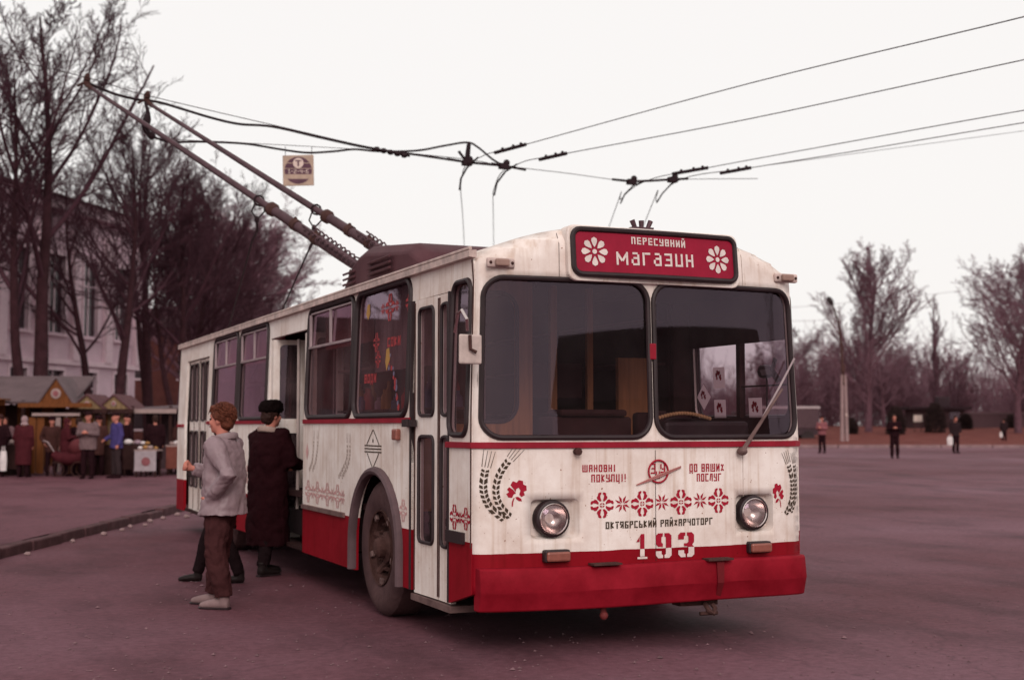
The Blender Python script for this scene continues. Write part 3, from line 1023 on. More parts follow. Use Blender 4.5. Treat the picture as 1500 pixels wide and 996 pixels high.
MB().tube([(-0.02, 0.0, 0.12), (-0.035, -0.03, 0.19), (-0.05, 0.02, 0.25), (-0.03, 0.14, 0.24), (-0.03, 0.20, 0.12)], 0.011, 7).build('mirror_arm', M_CHROME, mir, smooth=True)
MB().tube([(-0.01, -0.02, 0.09), (-0.01, -0.03, 0.0), (0.03, -0.03, -0.02)], 0.012, 6).build('mirror_clamp', M_RUST, mir, smooth=True)
b = MB()
for q in (-0.05, 0, 0.05):
    b.tube([(q, 0, 0.0), (q * 1.5, 0, 0.055)], [0.016, 0.020], 8)
b.box((0, 0, 0.0), (0.17, 0.06, 0.012))
st = b.build('roof_vent_stub', M_POLE, BUS); st.location = (0.06, 0.22, 2.895)

# ---- side walls
ARCH1, ARCH2 = 2.13, 8.20


def arch(cy, r=0.60):
    return [(cy + r, 0.20), (cy + r, 0.54)] + [(cy + r * math.cos(R(a)), 0.54 + r * math.sin(R(a))) for a in range(10, 180, 10)] + [(cy - r, 0.54), (cy - r, 0.20)]


WINS = [(1.395, 2.785), (2.865, 4.36), (6.06, 7.47), (7.62, 9.08)]
DOOR1, DOOR2, DOOR3 = (0.53, 1.295), (4.455, 5.975), (9.48, 11.15)
CW = rrect(0.170, 0.505, 1.435, 2.47, 0.085, 5)


def rect(a, b_, c, d):
    return [(a, c), (b_, c), (b_, d), (a, d)]


WH = [rrect(a, c, 1.575, 2.60, 0.12, 6) for a, c in WINS]
side_outline = [(FS(HW, 0.40) - .004, 0.40), (0.5, 0.30), (11.75, 0.30), (11.75, 2.625)] + [(FS(HW, z) - .004, z) for z in (2.625, 2.61, 2.59, 2.57, 2.55, 2.5, 2.2, 1.8, 1.42, 0.8)]
sh = [CW] + WH + [rect(*DOOR1, 0.2, 2.425), rect(*DOOR2, 0.2, 2.425), rect(*DOOR3, 0.2, 2.41), arch(ARCH1), arch(ARCH2)]
side = sheet('side_wall', side_outline, sh, 0.25, 0.16, SR, M_SIDE, BUS, thick=0.035, flip=True, smooth=False, inner=M_LIN)
LW = [(0.16, 1.46)] + [(1.62 + 1.55 * k, 1.62 + 1.55 * k + 1.44) for k in range(6)]
LH = [rrect(a, c, 1.56, 2.56 if i else 2.50, 0.09, 5) for i, (a, c) in enumerate(LW)]
sheet('side_wall', side_outline, LH + [arch(ARCH1), arch(ARCH2)], 0.25, 0.16, SL, M_SIDE, BUS, thick=0.035, smooth=False, inner=M_LIN)
rear_out = [(-HW, 0.35), (HW, 0.35)] + [(float(x), zroof(x)) for x in xs[::-1]]
RW = rrect(-1.05, 1.05, 1.55, 2.5, 0.15, 6)
sheet('rear_panel', rear_out, [RW], 0.2, 0.2, lambda x, z: (x * hwz(z) / HW, 11.80 - 0.05 * (x / HW) ** 2 - 0.03 * max(0, z - 1.5), z), M_SIDE, BUS, thick=0.03, flip=True, inner=M_LIN)
rw_ = MB().tube([(u, 11.79 - 0.03 * max(0, v - 1.5), v) for u, v in dense(RW, .2)], 0.025, 6, closed=True).build('rear_window', M_RUB, BUS, smooth=True)
sheet('pane', RW, [], 0.3, 0.3, lambda u, v: (u, 11.77 - 0.03 * max(0, v - 1.5), v), M_GLASS_S, rw_)
# roof
b = MB(); vs = []; fs = []
ys = [None, 0.5, 2, 4, 6, 8, 10, 11.6, 11.75]
for y in ys:
    for x in xs:
        z = zroof(x)
        k = hwz(z) / HW
        vs.append((x * k, FS(x, z) - 0.001 if y is None else y, z + (0.0 if y != 11.75 else -0.05)))
for i in range(len(ys) - 1):
    for j in range(len(xs) - 1):
        n = len(xs); fs.append((i * n + j, i * n + j + 1, (i + 1) * n + j + 1, (i + 1) * n + j))
rf = b.add(vs, fs).build('roof', M_ROOF, BUS, smooth=True, fix=False)
s_ = rf.modifiers.new('solid', 'SOLIDIFY'); s_.thickness = 0.03; s_.offset = -1; rf.data.materials.append(M_LIN); s_.material_offset = 1
for sgn in (-1, 1):
    b = MB()
    b.strip([(sgn * hwz(2.635), y, 2.637) for y in (0.13 if sgn < 0 else 0.45, 3, 6, 9, 11.78)], [(sgn, 0, 0)] * 5, 0.052, 0.045)
    b.tube([(sgn * (hwz(2.66) + 0.035), y, 2.672) for y in (0.13 if sgn < 0 else 0.45, 6, 11.78)], 0.013, 6)
    b.build('rain_gutter', M_GUT, BUS)
MB().tube([(-hwz(z) - 0.002, FS(HW, z) + .004, z) for z in np.linspace(0.7, 2.60, 14)], 0.006, 5).build('corner_seam', M_RUST, BUS)

# corner quarter-light
q = MB().tube([SR(u, v, 0.004) for u, v in dense(CW, 0.1)], 0.020, 8, closed=True).build('quarter_window', M_RUB, BUS, smooth=True)
sheet('pane', CW, [], 0.2, 0.2, lambda u, v: SR(u, v, -0.012), M_GLASS_D, q, flip=True)
# saloon windows
for i, Wq in enumerate(WH):
    a, c = WINS[i]
    w = MB().tube([SR(u, v, 0.004) for u, v in dense(Wq, 0.2)], 0.024, 8, closed=True).build('saloon_window', M_RUB, BUS, smooth=True)
    sheet('pane', Wq, [], 0.3, 0.3, lambda u, v: SR(u, v, -0.014), M_GLASS_S, w, flip=True)
    if i != 0:
        zb = 2.235
        b = MB()
        b.strip([SR(a + .02, zb), SR(c - .02, zb)], [(-1, 0, 0)] * 2, 0.030, 0.012)
        b.strip([SR(a + .05, 2.555), SR(c - .05, 2.555)], [(-1, 0, 0)] * 2, 0.022, 0.010)
        for yy in (a + 0.05, (a + c) / 2, c - 0.05):
            b.box(SR(yy, 2.395, 0.004), (0.022, 0.024, 0.30))
        b.build('sliding_vent_frame', M_ALU, w)
# far side windows
for i, Wq in enumerate(LH):
    w = MB().tube([SL(u, v, 0.004) for u, v in dense(Wq, 0.2)], 0.022, 6, closed=True).build('far_window', M_RUB, BUS, smooth=True)
    sheet('pane', Wq, [], 0.4, 0.4, lambda u, v: SL(u, v, -0.014), M_GLASS if i == 0 else M_GLASS_S, w)
    if i == 0:
        b = MB(); b.box((hwz(2) - 0.01, 0.80, 2.03), (0.05, 0.05, 0.94)); b.box((hwz(2) - 0.01, 0.47, 1.80), (0.03, 0.60, 0.012))
        b.build('window_divider', M_DARKIN, w)
# belt and lower trims on the door side
for (y0, y1, zz) in ((1.31, 4.44, 1.537), (5.99, 9.44, 1.537), (11.2, 11.74, 1.50)):
    MB().strip([SR(y0, zz), SR(y1, zz)], [(-1, 0, 0)] * 2, 0.045, 0.016).build('belt_moulding', M_BELT, BUS)
MB().strip([SR(3.02, 0.735), SR(4.44, 0.735)], [(-1, 0, 0)] * 2, 0.045, 0.022).build('rub_strip', M_STEEL, BUS)
MB().box(SR(0.36, 0.755, 0.012), (0.03, 0.30, 0.075)).build('step_plate', M_RUB, BUS)
MB().box(SR(1.60, 1.430, 0.018), (0.045, 0.11, 0.085)).build('side_lamp', M_AMBER, BUS, bevel=0.012)
b = MB(); b.box(SR(1.345, 1.515, 0.02), (0.05, 0.10, 0.055)); b.box(SR(1.255, 1.515, 0.012), (0.04, 0.10, 0.05)); b.tube([SR(1.30, 1.49, 0.03), SR(1.30, 1.545, 0.03)], 0.016, 7)
b.build('door_latch', M_RUB, BUS)
# wheel-arch flares
for cy in (ARCH1, ARCH2):
    pth = [SR(cy + 0.625, 0.31, 0.012), SR(cy + 0.625, 0.45, 0.012)] + [SR(cy + 0.625 * math.cos(R(a)), 0.54 + 0.60 * math.sin(R(a)), 0.012) for a in range(0, 181, 9)] + [SR(cy - 0.625, 0.42, 0.012), SR(cy - 0.625, 0.30, 0.012)]
    MB().tube(pth, [(0.042, 0.034)] * len(pth), 8, up=(1, 0, 0)).build('wheel_arch', M_FLARE, BUS, smooth=True)
    for sx in (-1, 1):
        b = MB()
        pts = [(0.72 * math.cos(R(a)), 0.72 * math.sin(R(a))) for a in range(0, 181, 12)]
        vs = []
        for (py, pz) in pts:
            vs += [(sx * (HW - 0.04), cy + py, 0.44 + pz), (sx * 0.75, cy + py, 0.44 + pz)]
        b.add(vs, [(2 * k, 2 * k + 1, 2 * k + 3, 2 * k + 2) for k in range(len(pts) - 1)])
        b.add([(sx * 0.75, cy + 0.72, 0.2), (sx * 0.75, cy - 0.72, 0.2), (sx * 0.75, cy - 0.72, 1.2), (sx * 0.75, cy + 0.72, 1.2)], [(0, 1, 2, 3)])
        b.build('wheel_well', M_UNDER, BUS)

# ---- wheels


def wheel(name, x, cy, sx):
    w = empty(name, (x, cy, 0.535), 0, BUS)
    if sx > 0:
        w.scale = (-1, 1, 1)
    tp = [(0.275, 0.125), (0.30, -0.135), (0.34, -0.15), (0.42, -0.158), (0.475, -0.150), (0.515, -0.125), (0.533, -0.10), (0.535, -0.05), (0.535, 0.05), (0.533, 0.10), (0.50, 0.135), (0.40, 0.15), (0.30, 0.14)]
    MB().lathe(tp, 40, 'x', closed_prof=True).build('tyre', M_TYRE, w, smooth=True, angle=30)
    rp = [(0.285, -0.145), (0.298, -0.150), (0.298, -0.120), (0.262, -0.100), (0.255, -0.01), (0.20, 0.005), (0.15, -0.03), (0.14, -0.05), (0.05, -0.05)]
    MB().lathe(rp, 32, 'x', caps=(0, 1)).build('rim', M_RUST, w, smooth=True, angle=25)
    b = MB(); b.lathe([(0.135, -0.04), (0.125, -0.10), (0.085, -0.118), (0.080, -0.165), (0.055, -0.185), (0.02, -0.188)], 20, 'x')
    hub = b.build('hub', M_RUST, w, smooth=True, angle=30)
    for k in range(10):
        a = R(36 * k)
        bolt = MB().lathe([(0.018, 0.0), (0.018, -0.03), (0.010, -0.032), (0.010, -0.05)], 6, 'x', (-0.055, 0.185 * math.cos(a), 0.185 * math.sin(a))).build('wheel_nut', M_RUST, w)
    b = MB()
    for k in range(5):
        a = R(72 * k + 20)
        b.tube([(-0.02, 0.13 * math.cos(a), 0.13 * math.sin(a)), (-0.075, 0.22 * math.cos(a), 0.22 * math.sin(a)), (-0.10, 0.268 * math.cos(a), 0.268 * math.sin(a))], [0.042, 0.032, 0.028], 8)
    b.build('spoke', M_RUST, w, smooth=True)
    for k in range(5):
        a = R(72 * k + 56)
        MB().box((-0.125, 0.272 * math.cos(a), 0.272 * math.sin(a)), (0.03, 0.06, 0.05), Matrix.Rotation(a, 3, 'X')).build('rim_clamp', M_STEEL, w, bevel=0.008)
    return w


for cy in (ARCH1, ARCH2):
    wheel('wheel', -HW + 0.175, cy, -1)
    wheel('wheel', HW - 0.175, cy, 1)

# ---- doors


def door_leaf(name, width, z0, z1, panes, parent, m=M_WHITE, rot=0.0, loc=(0, 0, 0), handle=False):
    """flat leaf in its own plane: along +Y, hinge at y=0; outer face towards -X"""
    lf = empty(name, loc, 0, parent)
    lf.rotation_euler = (0, 0, rot)
    hs = [rrect(0.20 * width, 0.80 * width, a, c, 0.05, 5) for a, c in panes]
    sheet('leaf_panel', rect(0.004, width - 0.004, z0, z1), hs, 0.2, 0.2, lambda u, v: (0, u, v), m, lf, thick=0.035, flip=True, smooth=False)
    for h in hs:
        MB().tube([(-0.004, u, v) for u, v in dense(h, .1)], 0.013, 6, closed=True).build('pane_seal', M_RUB, lf, smooth=True)
        sheet('pane', h, [], 0.2, 0.2, lambda u, v: (0.012, u, v), M_GLASS_D, lf, flip=True)
    b = MB()
    b.tube([(-0.002, 0.012, z0 + .02), (-0.002, 0.012, z1 - .02)], 0.006, 5)
    b.tube([(-0.002, width - 0.012, z0 + .02), (-0.002, width - 0.012, z1 - .02)], 0.006, 5)
    b.build('edge_seal', M_RUST, lf)
    return lf


PZ = [(0.66, 1.42), (1.57, 2.35)]
door_leaf('front_door', 0.485, 0.285, 2.42, PZ, BUS, loc=(-HW + 0.03, 0.790, 0), rot=R(1.5))
door_leaf('front_door', 0.245, 0.285, 2.42, PZ, BUS, loc=(-HW + 0.03, 0.540, 0))
MB().span(-HW + 0.005, -HW + 0.40, 0.50, 1.31, 0.23, 0.275).build('door_sill', M_STEEL, BUS)
b = MB()
for (y0, y1) in ((1.295, 1.335), (0.508, 0.535)):
    b.span(-HW + 0.05, -HW - 0.004, y0, y1, 0.30, 2.42)
b.build('door_jamb', M_RUB, BUS)
for k, (dy, rz) in enumerate(((5.965, 96), (5.80, 90))):
    door_leaf('centre_door', 0.36, 0.33, 2.40, PZ, BUS, loc=(-HW + 0.03 - 0.02 * k, dy, 0), rot=R(rz + 170))
for k, (dy, rz) in enumerate(((4.475, 80), (4.62, 86))):
    door_leaf('centre_door', 0.36, 0.33, 2.40, PZ, BUS, loc=(-HW + 0.05, dy, 0), rot=R(-rz))
for k in range(4):
    door_leaf('rear_door', 0.41, 0.33, 2.40, PZ, BUS, loc=(-HW + 0.06 + 0.01 * (k % 2), 9.49 + 0.415 * k, 0))
for (y0, y1) in (DOOR2, DOOR3):
    b = MB()
    b.span(-HW + 0.02, -HW + 0.55, y0, y1, 0.30, 0.335)
    b.span(-HW + 0.30, -HW + 0.55, y0, y1, 0.335, 0.60)
    b.span(-HW + 0.55, -HW + 0.60, y0, y1, 0.335, 0.85)
    b.build('door_steps', M_DARKIN, BUS)
b = MB(); b.tube([(-HW + 0.15, 5.25, 0.62), (-HW + 0.15, 5.25, 2.38)], 0.017, 8); b.build('door_handrail', mat('handrail_paint', (0.42, 0.33, 0.31), rough=0.4), BUS)

# ---- painted side decoration
pol = []
for i, cy in enumerate((4.25, 3.92, 3.58, 3.25)):
    pol += motif_big(cy, 0.885, 0.105)
for cy in (4.085, 3.75, 3.415, 3.09):
    pol += motif_small(cy, 0.885, 0.07)
decal('embroidery_border', [p[::-1] for p in pol], SR, M_FADE, side, 0.003)
decal('embroidery_border', [p[::-1] for p in motif_big(1.47, 0.865, 0.085)], SR, M_FADE, side, 0.003)
decal('embroidery_border', [p[::-1] for p in motif_big(0.40, 0.885, 0.085) + motif_big(0.19, 0.885, 0.075) + motif_small(0.295, 0.885, 0.045)], SR, M_DECR, side, 0.003)
pol = []
for cy in (6.3, 6.62, 6.94, 7.26):
    pol += motif_big(cy, 0.95, 0.10)
decal('embroidery_border', [p[::-1] for p in pol], SR, M_FADE, side, 0.003)
for base, top, mid in ((4.10, 3.92, 4.02), (4.22, 4.06, 4.14)):
    decal('painted_wheat', [p[::-1] for p in wheat(ear([(base, 1.08), (mid - 0.02, 1.16), (top + .02, 1.26), (top, 1.36)], 11), 0.020)], SR, M_FADEG, side)
for base, top in ((3.22, 2.96), (3.12, 2.88)):
    decal('painted_wheat', [p[::-1] for p in wheat(ear([(base, 1.05), (base - .12, 1.12), (top + .01, 1.22), (top, 1.34)], 11), 0.020)], SR, M_FADEG, side)
decal('painted_bud', [[(4.30, 1.17), (4.34, 1.25), (4.30, 1.34), (4.25, 1.25)]], SR, M_FADE, side)


def line(p, q, w):
    d = Vector((q[0] - p[0], q[1] - p[1])).normalized(); nn = Vector((-d.y, d.x)) * w / 2
    return [(p[0] - nn.x, p[1] - nn.y), (p[0] + nn.x, p[1] + nn.y), (q[0] + nn.x, q[1] + nn.y), (q[0] - nn.x, q[1] - nn.y)]


dm = [line((2.235, 1.465), (2.40, 1.345), .011), line((2.225, 1.465), (2.07, 1.345), .011), line((2.46, 1.337), (2.01, 1.337), .010), line((2.46, 1.312), (2.01, 1.312), .010),
      line((2.46, 1.287), (2.01, 1.287), .010), line((2.39, 1.277), (2.24, 1.158), .011), line((2.08, 1.277), (2.23, 1.158), .011), [(2.215, 1.375), (2.235, 1.40), (2.25, 1.375), (2.235, 1.36)]]
decal('painted_emblem', dm, SR, M_DECK, side)
# window paintings on the first saloon pane
win_s = [o for o in BUS.children if o.name.startswith('saloon_window')][0]


def SW(y, z, off=0.0):
    return SR(y, z, off - 0.014)


M_WP = [mat('glass_paint_red', (0.34, 0.045, 0.05), rough=0.7), mat('glass_paint_ochre', (0.38, 0.20, 0.06), rough=0.7), mat('glass_paint_blue', (0.16, 0.13, 0.20), rough=0.7), mat('glass_paint_white', (0.50, 0.40, 0.42), rough=0.8)]
decal('glass_painting', [p[::-1] for p in motif_big(1.95, 2.43, 0.11) + motif_small(2.13, 2.43, 0.05) + motif_small(1.78, 2.43, 0.05) + motif_big(1.48, 2.43, 0.085)], SW, M_WP[0], win_s, 0.003)
decal('glass_painting', [p[::-1] for p in motif_big(2.27, 2.17, 0.08) + motif_big(2.21, 2.03, 0.07)], SW, M_WP[0], win_s, 0.003)


def mir_y(polys, c):
    return [[(2 * c - u, v) for u, v in p][::-1] for p in polys]


decal('lettering', mir_y(letters('СОКИ', 1.66, 1.98, 2.115, 2.19, t=0.30, gap=.34), 1.82), SW, M_WP[0], win_s, 0.003)
decal('lettering', mir_y(letters('ВОДИ', 2.24, 2.56, 1.845, 1.92, t=0.30, gap=.34), 2.40), SW, M_WP[0], win_s, 0.003)
decal('glass_painting', [[(2.52, 2.37), (2.58, 2.42), (2.55, 2.50), (2.49, 2.50), (2.47, 2.42)]], SW, M_WP[1], win_s, 0.003)
decal('glass_painting', [[(1.98, 1.93), (2.02, 2.0), (2.00, 2.10), (1.93, 2.11), (1.90, 2.02)]], SW, M_WP[1], win_s, 0.003)
rr = random.Random(8)
pol0, pol1 = [], []
for k in range(16):
    a = k / 15
    y = 1.92 - 0.30 * a + rr.uniform(-.04, .04); z = 2.02 - 0.36 * a + rr.uniform(-.03, .03)
    s = rr.uniform(.015, .032)
    (pol0 if k % 2 else pol1).append([(y + s * math.cos(R(t)), z + s * math.sin(R(t))) for t in (0, 60, 120, 180, 240, 300)])
decal('glass_painting', [p[::-1] for p in pol0], SW, M_WP[0], win_s, 0.003)
decal('glass_painting', [p[::-1] for p in pol1], SW, M_WP[2], win_s, 0.003)

# ---- interior
MB().span(-HW + 0.06, HW - 0.06, 0.12, 11.7, 0.80, 0.85).build('floor', M_DARKIN, BUS)
b = MB(); b.span(-0.95, 0.95, 0.3, 11.6, 0.36, 0.60); b.span(-1.18, 1.18, 2.95, 7.4, 0.42, 0.66); b.span(-1.1, 1.1, 0.15, 1.3, 0.42, 0.60); b.span(-1.18, 1.18, 9.0, 11.6, 0.42, 0.66)
for cy in (ARCH1, ARCH2):
    b.tube([(-0.9, cy, 0.53), (0.9, cy, 0.53)], 0.09, 8)
b.build('chassis', M_UNDER, BUS)
# cab door with rounded window, ochre varnished
hole = rrect(-1.17, -0.39, 1.53, 2.52, 0.14, 6)
sheet('cab_partition', rect(-1.23, -0.30, 0.86, 2.66), [hole], 0.3, 0.3, lambda u, v: (u, 1.40, v), M_OCHRE, BUS, thick=0.05, smooth=False)
MB().tube([(u, 1.395, v) for u, v in dense(hole, .2)], 0.018, 6, closed=True).build('partition_seal', M_RUB, BUS, smooth=True)
b = MB()
b.span(0.58, 0.90, 1.55, 1.60, 0.86, 2.05)
b.build('shelf_back', M_OCHRE, BUS)
for (x, y, w) in ((0.0, 1.55, 0.06), (0.36, 1.62, 0.055), (-0.27, 1.43, 0.06)):
    MB().span(x - w / 2, x + w / 2, y, y + 0.05, 0.86, 2.62).build('ochre_post', M_OCHRE, BUS, bevel=0.008)
b = MB()
b.span(-1.05, 1.15, 0.10, 0.42, 1.30, 1.40); b.span(-0.60, 0.02, 0.30, 0.55, 1.36, 1.56); b.span(-0.55, -0.03, 0.27, 0.52, 1.56, 1.61)
b.build('dashboard', M_DARKIN, BUS, bevel=0.02)
b = MB(); b.span(0.30, 1.02, 0.32, 0.55, 1.38, 1.53)
b.build('instrument_cowl', M_RUB, BUS, bevel=0.03)
b = MB()
for k in range(20):
    t = k / 19
    b.ball((0.40 + 0.46 * t, 0.62, 1.55 + 0.04 * math.sin(math.pi * t)), 0.016, 6, 5)
b.build('seat_bead_cover', mat('bead_wood', (0.40, 0.24, 0.12), rough=0.5), BUS, smooth=True)
b = MB(); b.span(0.42, 0.88, 0.95, 1.05, 1.05, 1.60); b.span(0.42, 0.88, 0.62, 1.05, 0.98, 1.08); b.span(0.55, 0.75, 0.7, 0.95, 0.85, 0.98)
b.build('driver_seat', M_DARKIN, BUS, bevel=0.03)
ang = Matrix.Rotation(R(28), 3, 'X')
pts = [Vector((0.65, 0.50, 1.43)) + ang @ Vector((0.25 * math.cos(R(a)), 0.25 * math.sin(R(a)), 0)) for a in range(0, 360, 15)]
b = MB(); b.tube(pts, 0.016, 7, closed=True); b.tube([pts[0], pts[12]], 0.012, 6); b.tube([(0.65, 0.50, 1.43), (0.65, 0.38, 1.0)], 0.025, 7)
b.build('steering_wheel', M_RUB, BUS, smooth=True)
b = MB(); b.tube([(1.16, 0.30, 1.55), (1.16, 0.30, 1.88)], 0.008, 6); b.lathe([(0.035, -0.06), (0.05, -0.03), (0.05, 0.04), (0.03, 0.06)], 12, 'y', (1.16, 0.31, 1.90))
for k in range(3):
    a = R(120 * k + 70)
    b.box((1.16 + 0.05 * math.cos(a), 0.235, 1.90 + 0.05 * math.sin(a)), (0.10, 0.008, 0.045), Matrix.Rotation(-a, 3, 'Y') @ Matrix.Rotation(R(25), 3, 'X'))
b.build('cab_fan', M_RUB, BUS)
b = MB(); b.span(0.33, HW - 0.05, 0.30, 1.5, 2.50, 2.56); b.span(-0.25, 0.28, 1.62, 1.66, 1.72, 2.0)
b.build('overhead_locker', M_DARKIN, BUS)
m_, n_, l_, b_ = _nodes('sticker_paper')
tl_ = n_.new('ShaderNodeBsdfTranslucent'); tl_.inputs[0].default_value = (0.80, 0.66, 0.66, 1)
ad_ = n_.new('ShaderNodeMixShader'); ad_.inputs[0].default_value = 0.75
b_.inputs['Base Color'].default_value = (0.6, 0.5, 0.5, 1)
l_.new(b_.outputs[0], ad_.inputs[1]); l_.new(tl_.outputs[0], ad_.inputs[2]); l_.new(ad_.outputs[0], n_['Material Output'].inputs[0])
MATS['sticker_paper'] = m_
# flower stickers on the driver's side pane
for (y, z, s, a) in ((1.10, 1.88, 0.085, 0), (1.34, 1.73, 0.075, 45), (1.10, 1.62, 0.085, 0), (0.60, 1.62, 0.09, 0)):
    c, s_n = math.cos(R(a)), math.sin(R(a))
    sq = [(y + s * (c * p - s_n * q), z + s * (s_n * p + c * q)) for p, q in ((-1, -1), (1, -1), (1, 1), (-1, 1))]
    st = decal('window_sticker', [sq], lambda u, v, o: SL(u, v, -0.022), MATS['sticker_paper'], BUS)
    decal('flower_print', [[(y + s * 0.7 * (a_ * .9), z + s * 0.75 * c_) for a_, c_ in p] for p in ROSE[:2]], lambda u, v, o: SL(u, v, -0.026), M_DECR, st)
# shop shelving, curtains and goods behind the saloon windows
for i, (a, c) in enumerate(WINS):
    b = MB(); n = 26
    x0 = -HW + 0.20
    vs = []
    for k in range(n + 1):
        y = a + (c - a) * k / n
        dx = 0.02 * math.sin(k * 1.9)
        vs += [(x0 + dx, y, 2.22 if i else 1.95), (x0 + dx * 1.4, y, 2.62)]
    b.add(vs, [(2 * k, 2 * k + 1, 2 * k + 3, 2 * k + 2) for k in range(n)])
    b.build('curtain', mat('red_curtain', (0.24, 0.085, 0.09), rough=0.9, var=0.3, scale=4) if i else M_CLOTH, BUS, smooth=True)
    sf = MB()
    for z in (1.22, 1.62, 2.0):
        sf.span(-HW + 0.30, -HW + 0.62, a + 0.02, c - 0.02, z, z + 0.02)
    sf.span(-HW + 0.62, -HW + 0.64, a + .02, c - .02, 0.86, 2.3)
    sf.build('goods_shelf', M_LINER, BUS)
for i in range(1, 7):
    a, c = LW[i]
    fz = MB(); fz.span(HW - 0.22, HW - 0.18, a - .04, c + .04, 0.86, 2.62); fz.build('window_block_board', M_DARKIN, BUS)  # full-height dark boards added to keep far-window light out of the interior
    cf = MB()
    for z in (1.2, 1.6, 2.0, 2.35):
        cf.span(HW - 0.50, HW - 0.225, a, c, z, z + .02)
    cf.build('cabinet_shelf', M_LINER, BUS)
MB().span(HW - 0.22, HW - 0.045, 1.50, 1.54, 0.86, 2.60).build('light_gap_board', M_DARKIN, BUS)  # upright board added to close a bright gap behind the driver's window
MB().span(HW - 0.085, HW - 0.06, 0.14, 1.47, 2.13, 2.56).build('sun_blind', M_DARKIN, BUS)
rr = random.Random(21)
gm = [mat('goods_%s' % n_, c_, rough=0.5) for n_, c_ in (('white', (0.5, 0.42, 0.42)), ('red', (0.3, 0.05, 0.05)), ('ochre', (0.32, 0.16, 0.06)), ('blue', (0.12, 0.10, 0.16)), ('mauve', (0.30, 0.2, 0.24)))]
for (a, c) in WINS[:2]:
    y = a + 0.08
    while y < c - 0.1:
        z = 1.64
        h = rr.uniform(0.10, 0.26); r_ = rr.uniform(0.03, 0.05)
        MB().lathe([(r_, 0), (r_, h * .6), (r_ * .45, h * .8), (r_ * .45, h)], 8, 'z', (-HW + 0.40 + rr.uniform(-.05, .08), y, z)).build('shop_jar', rr.choice(gm), BUS, smooth=True)
        y += rr.uniform(0.09, 0.17)

# ---- roof equipment cover with louvres
b = MB()
cs = [(5.85, 0.50, 2.86, 2.94), (5.45, 0.60, 2.85, 3.05), (4.95, 0.66, 2.84, 3.22), (4.72, 0.66, 2.84, 3.27), (4.55, 0.66, 2.84, 3.28), (3.35, 0.62, 2.84, 3.16), (3.15, 0.58, 2.84, 3.06), (3.05, 0.5, 2.85, 2.95)]
vs = []
for (y, hx, z0, z1) in cs:
    k = z1 - 0.09
    vs += [(-hx, y, z0 - .06), (-hx, y, max(z0, k)), (-hx + 0.10, y, z1), (hx - 0.10, y, z1), (hx, y, max(z0, k)), (hx, y, z0 - .06)]
fs = []
for i in range(len(cs) - 1):
    for k in range(5):
        fs.append((i * 6 + k, i * 6 + k + 1, i * 6 + 7 + k, i * 6 + 6 + k))
fs += [(0, 1, 2, 3, 4, 5), tuple(range((len(cs) - 1) * 6, len(cs) * 6))[::-1]]
cov = b.add(vs, fs).build('roof_equipment_cover', M_COVER, BUS, bevel=0.02, smooth=True, angle=30)
for (y0, y1) in ((4.85, 5.25), (3.70, 4.40)):
    for k in range(3):
        z = 2.97 + 0.055 * k
        if y0 > 4.8:
            z -= 0.02
        MB().box((-0.672, (y0 + y1) / 2, z), (0.03, y1 - y0 - 0.02, 0.022), Matrix.Rotation(R(-25), 3, 'Y')).build('louvre', M_COVER, cov, bevel=0.005)
